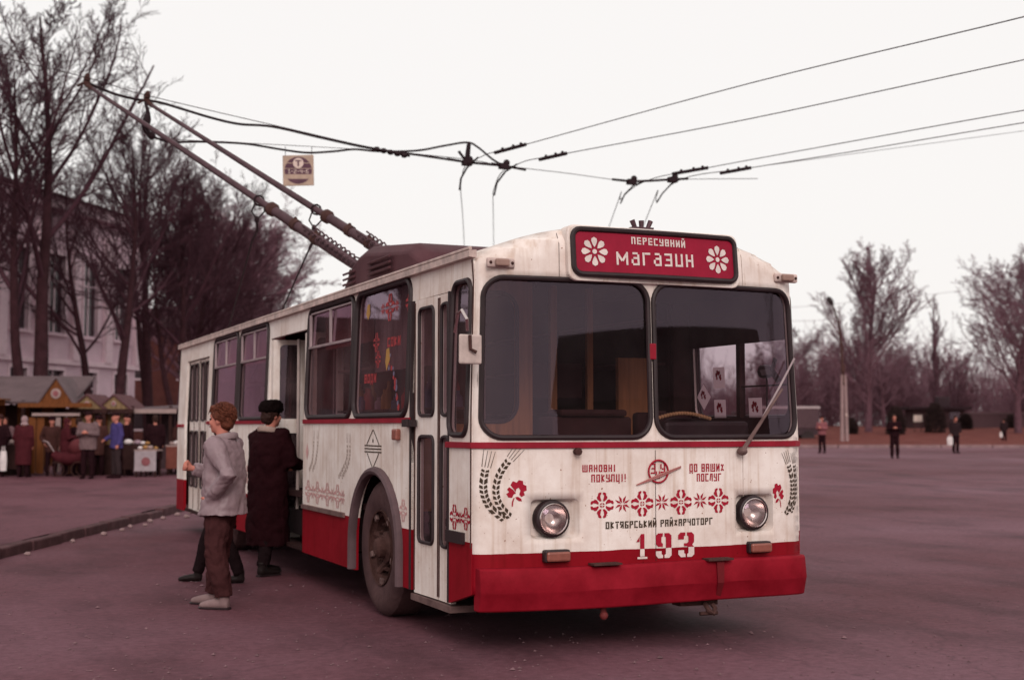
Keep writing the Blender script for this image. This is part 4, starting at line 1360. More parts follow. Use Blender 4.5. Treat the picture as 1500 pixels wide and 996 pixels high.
# ---- trolley poles
heads = [Vector((-2.745, 10.44, 6.09)), Vector((-1.925, 10.63, 5.98))]
for i, (x0, hd) in enumerate(((-0.335, heads[0]), (0.265, heads[1]))):
    p0 = Vector((x0, 5.60, 3.15)); p1 = hd - Vector((0.035, 0, 0))
    d = (p1 - p0); L = d.length; d.normalize()
    q = p0 + d * 1.75
    pole = MB().tube([p0 + d * 1.55, p0 + d * 3.5, p1], [0.042, 0.036, 0.024], 12).build('trolley_pole', M_POLE, BUS, smooth=True)
    MB().tube([p0, p0 + d * 0.5, q], [0.055, 0.062, 0.056], 12).build('pole_socket', M_POLE, pole, smooth=True)
    b = MB()
    b.tube([q - d * .06, q - d * .03, q + d * .03, q + d * .06], [0.060, 0.082, 0.082, 0.060], 12)
    b.build('pole_clamp', M_RUST, pole, smooth=True)
    for t in (0.89, 1.29):
        MB().tube([p0 + d * (t - .04), p0 + d * (t + .04)], 0.070, 12).ball(p0 + d * t + Vector((0, 0, 0.07)), 0.024, 6, 5).build('pole_clamp', M_RUST, pole, smooth=True)
    dn = Vector((0, 0, -0.10))
    for s in (-0.06, 0.06):
        p_a, p_b = p0 + Vector((s, -.15, -0.02)) - d * .1, p0 + d * 1.05 + Vector((s, 0, 0.06))
        n = 60
        MB().tube([p_a.lerp(p_b, k / n) + Vector((0.028 * math.cos(k * 1.6), 0, 0.028 * math.sin(k * 1.6))) for k in range(n + 1)], 0.011, 5).build('tension_spring', M_POLE, pole)
    b = MB()
    b.tube([p0 + Vector((0, 0, -0.27)), p0 + Vector((0, 0, 0.06))], [0.15, 0.11], 12)
    b.box(p0 + Vector((0, 0.06, -0.08)), (0.24, 0.34, 0.10))
    b.tube([p0 + Vector((-.14, 0.10, -0.02)), p0 + Vector((.14, 0.10, -0.02))], 0.05, 8)
    b.build('pole_base', M_RUST, pole, bevel=0.01)
    b = MB()                                         # head: swivelling shoe with horn
    e = p1
    b.tube([e - d * .16, e], 0.032, 8); b.ball(e + Vector((0, 0, 0.03)), 0.05, 8, 6)
    b.box(e + Vector((0, 0, 0.085)), (0.07, 0.15, 0.06)); b.tube([e + Vector((0, -.10, .11)), e + Vector((0, .10, .11))], 0.03, 7)
    b.tube([e + Vector((-.05, 0, .02)), e + Vector((-.12, .03, -.02))], 0.018, 6)
    b.build('pole_head', M_RUST, pole, smooth=True)
    # rope ring and rope down to the rear
    ring = p0 + d * (2.02 if i == 0 else 1.98)
    rp = Vector((-0.90 if i == 0 else -0.46, 11.86, 1.6))
    knot = ring + Vector((-.02, 0.02, -0.22))
    b = MB()
    b.tube([ring + Vector((0.06 * math.cos(R(a)), 0, 0.06 * math.sin(R(a)))) for a in range(0, 360, 40)], 0.012, 5, closed=True)
    b.tube([ring + Vector((-.05, 0, -.03)), ring + Vector((-.08, .02, -.13)), knot], 0.010, 5)
    b.tube([ring + Vector((.05, 0, -.03)), ring + Vector((.07, .02, -.12)), knot], 0.010, 5)
    b.ball(knot, (0.03, 0.03, 0.045), 7, 5)
    b.tube([knot, knot + Vector((0.02, .05, -.12)), knot + Vector((-.03, .10, -.24))], 0.016, 6)
    b.tube([knot + Vector((-.03, .10, -.24)), (knot + Vector((-.03, .10, -.24))).lerp(rp, .5) + Vector((0, 0, -.03)), rp], 0.010, 5)
    b.build('pole_rope', M_CABLE, pole)

# ------------------------------------------------------------------ overhead line


def cable(name, pts, r, m, label, cat, group=None, n=6, sub=6):
    p = bez(pts, sub) if len(pts) > 2 else pts
    o = MB().tube(p, r, n).build(name, m, None, smooth=True)
    tag(o, label, cat, group)
    return o


def px(u, v, d):
    """surveyed point: bearing and elevation (in 1/1930 of the distance, sighted from the mark at 1.494 m) at depth d"""
    cp, sp = math.cos(R(3.735)), math.sin(R(3.735))
    x, y = u - 750.0, 498.0 - v
    f = 1930.0 * cp - y * sp
    return at(d, x / f * d, 1.494 + (1930.0 * sp + y * cp) / f * d)


H1, H2 = px(684, 238, 21.6), px(738, 243, 21.7)
H3, H4 = px(925, 266, 23.0), px(985, 263, 22.9)
hA, hB = heads[0] + Vector((0, 0, 0.13)), heads[1] + Vector((0, 0, 0.13))
# long span wire from the left over all four hangers
cable('span_wire', [px(-60, 70, 17.4), px(127, 114, 17.6), px(215, 140, 18.0), px(420, 188, 19.6), px(560, 219, 20.7), H1 + Vector((0, 0, .05)), H2, px(830, 254, 22.2), H3, H4, px(1110, 262, 23.6)], 0.006, M_WIRE, 'thin span wire crossing the sky from the trees to the second hanger', 'wire')
cable('feeder_cable', [px(127, 121, 17.7), px(165, 137, 17.8), px(200, 146, 18.0), px(232, 150, 18.1), px(270, 161, 18.4), px(310, 173, 18.7), px(350, 182, 19.0), px(400, 186, 19.4), px(470, 202, 20.0), px(540, 217, 20.6), px(610, 227, 21.0), H1], 0.019, M_CABLE, 'thick black cable sagging from the left pole head to the first hanger', 'cable')
cable('feeder_cable', [px(222, 200, 18.2), px(250, 208, 18.4), px(300, 208, 18.8), px(360, 211, 19.2), px(410, 219, 19.6), px(450, 224, 20.0), px(490, 222, 20.3), px(520, 219, 20.5), px(555, 222, 20.7), px(610, 221, 21.0), px(650, 214, 21.3), px(684, 209, 21.6), px(700, 216, 21.6), px(722, 234, 21.7), H2], 0.017, M_CABLE, 'lower black cable rising over the first hanger bracket', 'cable')
cable('support_wire', [px(222, 203, 18.2), px(420, 213, 19.6), px(560, 221, 20.7)], 0.005, M_WIRE, 'thin straight wire carrying the square stop sign', 'wire')
wid = 0.0075
cable('contact_wire', [px(1720, -35, 12.6), px(1500, 25, 14.2), px(1100, 122, 17.4), px(770, 212, 20.6), px(705, 230, 21.4), px(676, 262, 22.6), px(680, 362, 31), at(70, -2.4, 5.9)], wid, M_WIRE, 'topmost contact wire running from upper right down behind the roof', 'wire')
cable('contact_wire', [px(1720, 42, 14.3), px(1500, 88, 15.9), px(1100, 174, 18.6), px(830, 225, 20.9), px(760, 240, 21.6), px(726, 270, 22.9), px(723, 350, 29.8), at(70, -0.9, 5.9)], wid, M_WIRE, 'second contact wire from the top on the right', 'wire')
cable('contact_wire', [px(1720, 128, 16.6), px(1500, 162, 18.3), px(1200, 216, 20.6), px(1037, 246, 22.2), px(950, 264, 23.0), px(910, 292, 25.2), px(893, 330, 28.6), at(70, 3.0, 5.9)], wid, M_WIRE, 'third contact wire from the top on the right', 'wire')
cable('contact_wire', [px(1720, 146, 17.4), px(1500, 180, 19.2), px(1250, 222, 21.2), px(1100, 246, 22.3), px(1000, 262, 22.9), px(962, 295, 25.6), px(945, 325, 28.0), at(70, 4.6, 5.9)], wid, M_WIRE, 'lowest of the four contact wires on the right', 'wire')
cable('guy_wire', [px(1090, 247, 22.6), px(1500, 192, 24.0), px(1700, 165, 24.6)], 0.0045, M_WIRE, 'faint thin wire under the lowest contact wire at right', 'wire')
# curve tubes and hangers


def hanger(h, tube_pts, bracket, label):
    root = empty('wire_hanger', h)
    tag(root, label, 'wire fitting', 'fittings holding the contact wires')
    MB().tube([p - h for p in tube_pts], [0.030] * len(tube_pts), 8).build('curve_tube', M_CABLE, root, smooth=True)
    b = MB()
    b.tube([p - h for p in bracket], [0.022] * len(bracket), 7)
    b.box((0, 0, -0.01), (0.16, 0.10, 0.09)); b.ball((0.05, 0, 0.05), 0.06, 8, 6)
    b.build('clamp', M_CABLE, root)
    b = MB()
    for t in (0.25, 0.6, 0.85):
        p = tube_pts[0].lerp(tube_pts[1], t) - h
        b.ball(p + Vector((0, 0, 0.03)), 0.028, 6, 5)
    b.build('bolt', M_CABLE, root)
    return root


h = hanger(H1, [px(725, 224, 21.1), px(770, 212, 20.6)], [px(655, 233, 21.4), H1, px(738, 243, 21.7)], 'black fitting with tall upright bracket on the leftmost contact wire')
b = MB(); b.tube([Vector((0, 0, 0)), px(687, 210, 21.6) - H1], [0.05, 0.035], 7); b.tube([Vector((0, 0, 0)), px(672, 222, 21.5) - H1], 0.025, 6); b.build('upright_bracket', M_CABLE, h)
hanger(H2, [px(790, 234, 21.2), px(830, 225, 20.9)], [px(720, 240, 21.6), H2, px(770, 249, 21.9)], 'black fitting with stubby clamp on the second contact wire')
hanger(H3, [px(985, 255, 22.5), px(1037, 246, 22.2)], [px(897, 263, 22.8), H3, px(955, 265, 23.0)], 'black fitting on the third contact wire, above the red sign')
hanger(H4, [px(1055, 254, 22.6), px(1100, 246, 22.3)], [px(955, 265, 23.0), H4, px(1008, 262, 22.9)], 'black fitting on the rightmost contact wire')
# thick drop pieces where the wires bend
b = MB(); b.tube([px(700, 231, 21.4), px(684, 246, 21.9), px(675, 262, 22.6), px(673, 278, 23.6)], 0.016, 6); tag(b.build('curve_rod', M_CABLE, None, smooth=True), 'bent black rod hanging below the leftmost fitting', 'wire fitting')
b = MB(); b.tube([px(757, 241, 21.6), px(740, 252, 22.0), px(728, 268, 22.8), px(724, 286, 24)], 0.016, 6); tag(b.build('curve_rod', M_CABLE, None, smooth=True), 'bent black rod hanging below the second fitting', 'wire fitting')
b = MB(); b.tube([px(945, 265, 23.0), px(928, 272, 23.6), px(915, 285, 24.7), px(909, 298, 25.6)], 0.014, 6); tag(b.build('curve_rod', M_CABLE, None, smooth=True), 'bent black rod hanging below the third fitting', 'wire fitting')
b = MB(); b.tube([px(998, 262, 22.9), px(983, 270, 23.5), px(970, 284, 24.8), px(962, 297, 25.7)], 0.014, 6); tag(b.build('curve_rod', M_CABLE, None, smooth=True), 'bent black rod hanging below the rightmost fitting', 'wire fitting')
# line insulator between the two hanger groups and the loop at the second pole head
b = MB()
for k in range(5):
    p = px(552 + 10 * k, 219 + 2.2 * k, 20.7 + .05 * k)
    b.ball(p, (0.06, 0.05, 0.045), 8, 5)
b.tube([px(548, 218, 20.6), px(600, 229, 20.95)], 0.018, 6)
tag(b.build('line_insulator', M_CABLE, None, smooth=True), 'string of black insulators in the span wire left of the hangers', 'insulator')
b = MB(); s0 = px(213, 150, 18.0)
b.tube(bez([s0, px(216, 165, 18.0), px(210, 180, 18.05), px(212, 192, 18.1), px(221, 198, 18.2)], 4), 0.022, 6)
b.tube(bez([s0, px(219, 172, 18.0), px(214, 185, 18.1), px(221, 198, 18.2)], 4), 0.018, 6)
b.ball(px(216, 175, 18.0), (0.05, 0.05, 0.10), 8, 6); b.ball(px(222, 199, 18.2), 0.06, 8, 6)
tag(b.build('dropper_loop', M_CABLE, None, smooth=True), 'looped black dropper hanging beside the right pole head', 'wire fitting')

# hanging stop sign on the span wire
SG = px(437, 250, 19.75)
sgn = empty('stop_sign', SG, YAW)
tag(sgn, 'square cream trolleybus stop plate with dark disc hanging from the wires', 'sign')
plate = MB(); S_ = 0.235
plate.box((0, 0, 0), (2 * S_, 0.02, 2 * S_), Matrix.Rotation(R(-1.5), 3, 'Y'))
plate = plate.build('plate', mat('sign_cream', (0.40, 0.29, 0.23), rough=0.6, var=0.15, scale=9), sgn, bevel=0.01)


def SPm(u, v, off):
    return (u * S_, -0.0115 - off, v * S_)


M_NAVY = mat('sign_dark', (0.10, 0.045, 0.065), rough=0.6)


def band(v0, v1, r=0.88, n=14):
    a0, a1 = math.asin(max(-1, min(1, v0 / r))), math.asin(max(-1, min(1, v1 / r)))
    ra = [a0 + (a1 - a0) * k / n for k in range(n + 1)]
    return [(r * math.cos(a), r * math.sin(a)) for a in ra] + [(-r * math.cos(a), r * math.sin(a)) for a in ra[::-1]]


decal('disc_band', [band(0.50, 0.878)], SPm, M_NAVY, plate, 0.001)
decal('disc_band', [band(0.14, 0.45)], SPm, M_NAVY, plate, 0.001)
decal('disc_band', [band(-0.25, 0.10)], SPm, M_NAVY, plate, 0.001)
decal('disc_band', [band(-0.878, -0.56)], SPm, M_NAVY, plate, 0.001)
decal('roundel', [[(0.34 * math.cos(R(a)), 0.47 + 0.34 * math.sin(R(a))) for a in range(0, 360, 15)]], SPm, mat('sign_pale', (0.60, 0.47, 0.42), rough=0.6), plate, 0.003)
decal('lettering', [[(-.20, .58), (.20, .58), (.20, .66), (-.20, .66)], [(-.05, .27), (.05, .27), (.05, .565), (-.05, .565)]], SPm, M_NAVY, plate, 0.005)
decal('lettering', letters('1-2-4-6', -0.66, 0.66, -0.20, 0.06, t=0.24, gap=.25), SPm, MATS['sign_pale'], plate, 0.004)
for s in (-1, 1):
    MB().tube([(s * S_ * .85, 0, S_ * .98), (s * S_ * .85, 0, S_ + 0.13)], 0.005, 5).build('hanging_rod', M_WIRE, sgn)

# ------------------------------------------------------------------ bare trees


def tubes_mesh(name, sets, m):
    """sets: list of (P (N,S,3), Rr (N,S), sides)"""
    VV, FF = [], []
    off = 0
    for P, Rr, k in sets:
        N, S, _ = P.shape
        T = np.gradient(P, axis=1)
        T /= np.linalg.norm(T, axis=2, keepdims=True) + 1e-9
        ref = np.where(np.abs(T[:, :1, 2:3]) < 0.9, np.array([[[0, 0, 1.0]]]), np.array([[[1.0, 0, 0]]]))
        A = np.cross(T, np.broadcast_to(ref, T.shape)); A /= np.linalg.norm(A, axis=2, keepdims=True) + 1e-9
        B = np.cross(T, A)
        an = np.arange(k) * 2 * np.pi / k
        V = P[:, :, None, :] + Rr[:, :, None, None] * (A[:, :, None, :] * np.cos(an)[None, None, :, None] + B[:, :, None, :] * np.sin(an)[None, None, :, None])
        VV.append(V.reshape(-1, 3))
        idx = np.arange(N * S * k).reshape(N, S, k) + off
        a, b_ = idx[:, :-1, :], idx[:, 1:, :]
        f = np.stack([a, np.roll(a, -1, 2), np.roll(b_, -1, 2), b_], axis=-1).reshape(-1, 4)
        FF.append(f)
        off += N * S * k
    V = np.concatenate(VV); F = np.concatenate(FF)
    me = bpy.data.meshes.new(name)
    me.vertices.add(len(V)); me.vertices.foreach_set('co', V.astype(np.float32).ravel())
    me.loops.add(F.size); me.loops.foreach_set('vertex_index', F.astype(np.int32).ravel())
    me.polygons.add(len(F)); me.polygons.foreach_set('loop_start', (np.arange(len(F)) * 4).astype(np.int32))
    me.update(calc_edges=True)
    me.polygons.foreach_set('use_smooth', np.ones(len(F), bool))
    me.materials.append(m)
    return me


def grow(seed, H, r0, kids, lens, angs, ups, curl, segs, sides, clear=0.25, lean=(0, 0), taper_top=0.5, minr=0.006, fork=None, shape=None):
    """level 0: trunk(s); each next level sprouts kids[l] branches from every branch of the one before"""
    g = np.random.default_rng(seed)

    def walk(S0, D0, L, Rd, nseg, up, cu, tip):
        N = len(S0)
        P = np.zeros((N, nseg + 1, 3)); P[:, 0] = S0
        D = D0.copy()
        for s in range(nseg):
            P[:, s + 1] = P[:, s] + D * (L / nseg)[:, None]
            D = D + g.normal(0, cu, (N, 3)); D[:, 2] += up
            D /= np.linalg.norm(D, axis=1, keepdims=True)
        t = np.linspace(0, 1, nseg + 1)[None, :]
        Rr = Rd[:, None] * (1 - (1 - tip) * t)
        return P, np.maximum(Rr, minr)

    if fork is None:
        fork = [(lean[0], lean[1], 1.0, 1.0)]
    S0 = np.zeros((len(fork), 3))
    D0 = np.array([[f[0], f[1], 1.0] for f in fork]); D0 /= np.linalg.norm(D0, axis=1, keepdims=True)
    L0 = np.array([H * f[2] for f in fork]); R0 = np.array([r0 * f[3] for f in fork])
    P, Rr = walk(S0, D0, L0, R0, segs[0], 0.06, curl[0], 0.12)
    out = [(P, Rr, sides[0])]
    Lp = L0
    for lv in range(1, len(kids) + 1):
        k = kids[lv - 1]
        N = len(P)
        t = (np.arange(k)[None, :] + g.uniform(0.05, .95, (N, k))) / k
        lo = clear if lv == 1 else 0.15
        t = lo + (0.98 - lo) * t
        S = P.shape[1] - 1
        x = t * S; i = np.minimum(x.astype(int), S - 1); fr = x - i
        nI = np.arange(N)[:, None]
        base = P[nI, i] * (1 - fr)[..., None] + P[nI, i + 1] * fr[..., None]
        tan = P[nI, i + 1] - P[nI, i]; tan /= np.linalg.norm(tan, axis=2, keepdims=True) + 1e-9
        rb = Rr[nI, i] * (1 - fr) + Rr[nI, i + 1] * fr
        phi = g.uniform(0, 2 * np.pi, (N, k)) + np.arange(k)[None, :] * 2.4
        rnd_ = np.stack([np.cos(phi), np.sin(phi), g.uniform(-.3, .5, (N, k))], -1)
        perp = rnd_ - tan * (rnd_ * tan).sum(-1, keepdims=True); perp /= np.linalg.norm(perp, axis=2, keepdims=True) + 1e-9
        a = np.radians(g.normal(angs[lv - 1], 9, (N, k)))
        D = tan * np.cos(a)[..., None] + perp * np.sin(a)[..., None]
        if lv == 1 and shape is not None:
            prof = shape(t)
        else:
            prof = 1 - taper_top * t
        L = Lp[:, None] * lens[lv - 1] * prof * g.uniform(.7, 1.2, (N, k))
        Rc = np.minimum(rb * g.uniform(.45, .7, (N, k)), L * 0.0125 + 0.003)
        P, Rr = walk(base.reshape(-1, 3), D.reshape(-1, 3), L.ravel(), Rc.ravel(), segs[lv], ups[lv - 1], curl[lv], 0.3)
        Lp = L.ravel()
        out.append((P, Rr, sides[lv]))
    return out


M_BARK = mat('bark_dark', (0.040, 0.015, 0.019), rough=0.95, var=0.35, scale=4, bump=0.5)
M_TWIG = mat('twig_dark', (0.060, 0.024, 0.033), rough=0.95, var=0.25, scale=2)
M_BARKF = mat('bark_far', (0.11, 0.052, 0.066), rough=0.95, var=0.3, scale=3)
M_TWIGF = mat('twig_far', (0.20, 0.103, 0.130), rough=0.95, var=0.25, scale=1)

TREES = {}


def tree_meshes(key, sets, bark, twig):
    TREES[key] = (tubes_mesh('trunk', sets[:1], bark), tubes_mesh('crown', sets[1:], twig))


def plant(name, key, loc, rz, s, label, group=None, sz=None, cat='tree'):
    root = empty(name, loc, rz)
    root.scale = (s, s, sz or s)
    tag(root, label, cat, group)
    for nm, me in zip(('trunk', 'crown'), TREES[key]):
        link(nm, me, None, root)
    return root


dome = lambda t: 0.55 + 0.75 * np.sin(np.pi * np.clip(t, 0, 1)) - 0.45 * t
tree_meshes('big_fork', grow(11, 15.5, 0.30, (15, 9, 8, 6), (0.42, 0.50, 0.48, 0.46), (36, 36, 36, 36), (0.06, 0.05, 0.04, 0.03), (0.04, .05, .07, .09, .11), (12, 9, 7, 5, 3), (10, 6, 5, 4, 3), clear=0.36, fork=[(-0.02, 0.0, 1.0, 1.0), (0.30, 0.08, 0.86, 0.72)], minr=0.0075, shape=dome), M_BARK, M_TWIG)
tree_meshes('big_lean', grow(23, 14.0, 0.26, (17, 10, 8, 6), (0.44, 0.50, 0.48, 0.46), (40, 38, 38, 36), (0.05, 0.05, 0.04, 0.03), (0.05, .06, .08, .10, .12), (12, 9, 7, 5, 3), (10, 6, 5, 4, 3), clear=0.34, lean=(0.18, 0.05), minr=0.0065, shape=dome), M_BARK, M_TWIG)
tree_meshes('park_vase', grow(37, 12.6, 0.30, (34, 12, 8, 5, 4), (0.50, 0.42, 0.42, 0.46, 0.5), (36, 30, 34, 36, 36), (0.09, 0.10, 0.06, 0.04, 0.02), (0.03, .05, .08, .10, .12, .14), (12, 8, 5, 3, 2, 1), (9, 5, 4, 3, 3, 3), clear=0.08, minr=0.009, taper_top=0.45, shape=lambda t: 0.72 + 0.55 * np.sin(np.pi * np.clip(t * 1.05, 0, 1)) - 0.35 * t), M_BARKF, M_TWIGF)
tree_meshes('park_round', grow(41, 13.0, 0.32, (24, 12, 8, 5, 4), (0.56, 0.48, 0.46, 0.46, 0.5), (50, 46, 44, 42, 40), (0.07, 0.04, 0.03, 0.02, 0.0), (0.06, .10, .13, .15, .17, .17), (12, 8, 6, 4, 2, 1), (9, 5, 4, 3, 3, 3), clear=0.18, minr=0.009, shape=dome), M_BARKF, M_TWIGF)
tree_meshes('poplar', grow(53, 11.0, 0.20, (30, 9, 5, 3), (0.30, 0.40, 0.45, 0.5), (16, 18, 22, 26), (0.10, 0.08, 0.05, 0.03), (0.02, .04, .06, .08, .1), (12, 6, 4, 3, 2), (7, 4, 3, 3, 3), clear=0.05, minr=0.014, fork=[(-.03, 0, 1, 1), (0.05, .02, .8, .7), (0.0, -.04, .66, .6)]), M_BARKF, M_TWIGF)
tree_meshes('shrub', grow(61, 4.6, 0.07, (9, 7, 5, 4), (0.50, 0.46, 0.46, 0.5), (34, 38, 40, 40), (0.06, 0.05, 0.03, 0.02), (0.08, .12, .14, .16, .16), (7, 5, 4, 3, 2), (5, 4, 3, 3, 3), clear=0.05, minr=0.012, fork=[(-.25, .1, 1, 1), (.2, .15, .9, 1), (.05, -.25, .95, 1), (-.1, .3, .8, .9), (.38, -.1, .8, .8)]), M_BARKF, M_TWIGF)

lg = 'bare trees behind the market'
plant('bare_tree', 'big_fork', at(41, -14.75, 0.1), R(200), 0.92, 'large bare tree forking low behind the grey-roofed stall', lg)
plant('bare_tree', 'big_lean', at(43.5, -18.4, 0.1), R(150), 1.0, 'bare tree at the left picture edge, trunk leaning right', lg)
plant('bare_tree', 'big_lean', at(46.5, -14.2, 0.1), R(10), 0.84, 'bare tree with leaning trunk behind the paired gables', lg)
plant('bare_tree', 'big_fork', at(56, -15.4, 0.1), R(75), 0.88, 'bare tree directly left of the trolleybus tail', lg)
plant('bare_tree', 'big_lean', at(63, -15.4, 0.1), R(250), 0.88, 'dense bare tree rising above the trolleybus rear roof', lg)
plant('bare_tree', 'big_fork', at(70, -17.4, 0.1), R(320), 0.92, 'bare tree deep in the grove behind the trolleybus tail', lg)
plant('bare_tree', 'big_lean', at(58, -18.4, 0.1), R(95), 0.86, 'bare tree standing before the white facade corner', lg)
plant('bare_tree', 'park_round', at(88, -17.2, 0.1), R(0), 1.05, 'paler round-crowned bare tree right of the dark grove', lg)
plant('bare_tree', 'park_vase', at(96, -20.6, 0.1), R(80), 1.15, 'paler bare tree showing between the dark grove and the round crown', lg)
plant('bare_tree', 'park_round', at(78, -19.6, 0.1), R(130), 1.05, 'pale bare tree half hidden inside the dark grove', lg)
plant('bare_tree', 'big_fork', at(50, -21.6, 0.1), R(15), 0.98, 'tall bare tree filling the upper left picture corner', lg)
plant('bare_tree', 'big_fork', at(52, -12.9, 0.1), R(130), 0.70, 'lower bare tree whose twigs overlap the trolleybus tail', lg)
plant('bare_tree', 'big_lean', at(74, -14.2, 0.1), R(60), 0.86, 'bare tree above the centre door, rightmost of the dark grove', lg)
for (d_, r_, a_, k_, s_, lb_) in ((33, -22.5, 40, 'big_lean', .95, 'unseen bare tree added left of the picture, nearest the kerb line'), (39, -26.5, 160, 'big_fork', .9, 'unseen bare tree added left of the picture, second from the kerb line'), (30, -30, 280, 'big_lean', .9, 'unseen bare tree added left of the picture, third from the kerb line'), (27, -24.5, 100, 'big_fork', .8, 'unseen bare tree added left of the picture, beside the added building row')):  # unseen trees added so the side windows reflect dark crowns, not sky
    plant('bare_tree', k_, at(d_, r_, .1), R(a_), s_, lb_, lg)
rg = 'bare park trees beyond the square'
plant('bare_tree', 'park_vase', at(100, 27.0, 0.9), R(0), 0.97, 'tall vase-shaped bare tree behind the lamp post', rg)
plant('bare_tree', 'park_round', at(96, 36.8, 0.9), R(40), 0.90, 'spreading bare tree at the right picture edge', rg)
plant('bare_tree', 'park_vase', at(108, 42.5, 1.3), R(140), 0.95, 'bare tree behind the spreading one, cut by the right edge', rg)
plant('poplar_tree', 'poplar', at(118, 38.0, 1.3), R(20), 0.98, 'slender columnar poplar between the two large park trees', rg)
plant('bare_tree', 'park_round', at(118, 33.2, 1.3), R(200), 0.60, 'small crooked bare tree left of the slender poplar', rg)
plant('bare_tree', 'park_round', at(112, 24.4, 1.3), R(260), 0.62, 'low bare tree beside the trolleybus right edge', rg)
g = np.random.default_rng(77)
n = 2600
dd, rr_ = g.uniform(128, 175, n), g.uniform(8, 95, n)
S0 = np.array([tuple(at(a, c, 1.2)) for a, c in zip(dd, rr_)])
hh = g.uniform(4.5, 10.0, n) * (0.75 + 0.35 * np.sin(rr_ * .31) * np.sin(rr_ * .13 + 1))
sets = []
D0 = np.stack([g.normal(0, .16, n), g.normal(0, .16, n), np.ones(n)], -1)
P0 = S0[:, None, :] + D0[:, None, :] * (hh[:, None] * np.linspace(0, 1, 4)[None, :])[..., None]
P0[:, 1:] += g.normal(0, .12, P0[:, 1:].shape)
sets.append((P0, np.linspace(.055, .018, 4)[None, :] * np.ones((n, 1)), 3))
k_ = 26
t_ = g.uniform(.15, 1, (n, k_)); x_ = t_ * 3; i_ = np.minimum(x_.astype(int), 2); f_ = x_ - i_
nI = np.arange(n)[:, None]
B0 = P0[nI, i_] * (1 - f_)[..., None] + P0[nI, i_ + 1] * f_[..., None]
Dd = g.normal(0, .55, (n, k_, 3)); Dd[..., 2] = np.abs(Dd[..., 2]) + .45
Ln = (hh[:, None] * g.uniform(.12, .32, (n, k_)))[..., None]
P1 = np.stack([B0, B0 + Dd * Ln * .5, B0 + Dd * Ln + g.normal(0, .1, B0.shape)], 2).reshape(-1, 3, 3)
sets.append((P1, np.array([[.018, .014, .009]]) * np.ones((len(P1), 1)), 3))
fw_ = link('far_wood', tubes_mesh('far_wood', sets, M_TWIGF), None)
tag(fw_, 'mauve mass of bare undergrowth along the far side of the park', 'wood', kind='stuff')
k = 0
for (d, r, s) in ((122, 27, 1.3), (126, 30.5, 1.5), (120, 34.5, 1.2), (128, 37.5, 1.5), (122, 41, 1.25), (130, 44, 1.6), (124, 47.5, 1.3), (116, 26.0, 1.0), (119, 30.0, 1.0), (132, 25, 1.5), (134, 33.5, 1.6), (115, 44.5, 1.0), (136, 41, 1.7), (126, 50, 1.5)):
    plant('bare_shrub', 'shrub', at(d, r, 1.3), k * 1.1, s, 'mauve bare shrub in the thicket behind the lawn', 'thicket shrubs behind the lawn', cat='shrub'); k += 1

# ------------------------------------------------------------------ far right: lamp post, lorry, hut, bushes, sign
lp = empty('street_lamp', at(86, 21.65, ground_z(86, 9)), YAW)
tag(lp, 'leaning street lamp on a pale concrete stub at the lawn edge', 'street lamp')
M_CONC = mat('concrete_pale', (0.30, 0.20, 0.20), rough=0.9, var=0.2)
for s in (-1, 1):
    MB().tube([(s * 0.16, 0, 0), (s * 0.10, 0, 4.6)], [(0.13, 0.13), (0.09, 0.09)], 8).build('concrete_stub', M_CONC, lp)
MB().tube([(-0.02, 0, 3.9), (-0.10, 0, 6.4), (-0.26, 0, 8.0), (-0.68, 0, 9.25)], [0.10, 0.085, 0.065, 0.05], 8).build('steel_pole', M_RUST, lp, smooth=True)
MB().ball((-0.80, 0, 9.45), (0.19, 0.16, 0.32), 10, 7, Matrix.Rotation(R(-30), 3, 'Y')).build('lamp_head', M_RUB, lp, smooth=True)
MB().box((-0.04, -0.02, 5.0), (0.26, 0.26, 0.5)).build('clamp_box', M_RUST, lp, bevel=0.03)
MB().box((0.10, -0.14, 2.0), (0.10, 0.03, 0.14)).build('number_plate', MATS['sign_pale'], lp)
for (u0, v0, u1, v1, dd, lb) in ((1140, 452, 1520, 412, 95, 'faint distant wire crossing behind the lamp post'), (1150, 470, 1240, 463, 96, 'short faint wire reaching the lamp post')):
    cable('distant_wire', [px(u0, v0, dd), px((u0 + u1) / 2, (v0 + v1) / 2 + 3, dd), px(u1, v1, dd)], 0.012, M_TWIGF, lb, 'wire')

lo = empty('parked_lorry', at(92, 19.3, ground_z(92, 9) + 0.1), YAW)
tag(lo, 'dark lorry with pale-topped cargo box showing past the trolleybus right edge', 'lorry')
M_LOR = mat('lorry_dark', (0.050, 0.028, 0.034), rough=0.6)
M_LORP = mat('lorry_pale', (0.42, 0.33, 0.34), rough=0.6)
MB().span(-2.2, 1.9, -1.0, 1.0, 1.0, 2.35).build('cargo_box', mat('lorry_grey', (0.085, 0.048, 0.056), rough=0.7), lo, bevel=0.05)
MB().span(-2.25, 1.95, -1.05, 1.05, 2.35, 2.52).build('cargo_roof', M_LORP, lo, bevel=0.05)
MB().span(-2.1, 1.8, -0.95, 0.95, 0.55, 1.0).build('chassis', M_LOR, lo)
cb = MB().span(-3.9, -2.3, -0.95, 0.95, 0.6, 2.2).build('cab', M_LOR, lo, bevel=0.1)
MB().span(-3.93, -3.0, -0.97, -0.955, 1.4, 2.0).build('window', M_GLASS_D, cb)
for x in (-3.1, 1.1):
    for s in (-0.9, 0.9):
        MB().lathe([(0.22, 0.10), (0.45, 0.12), (0.47, 0.0), (0.45, -0.12), (0.22, -0.10)], 18, 'y', (x, s, 0.40)).build('wheel', M_RUB, lo, smooth=True)

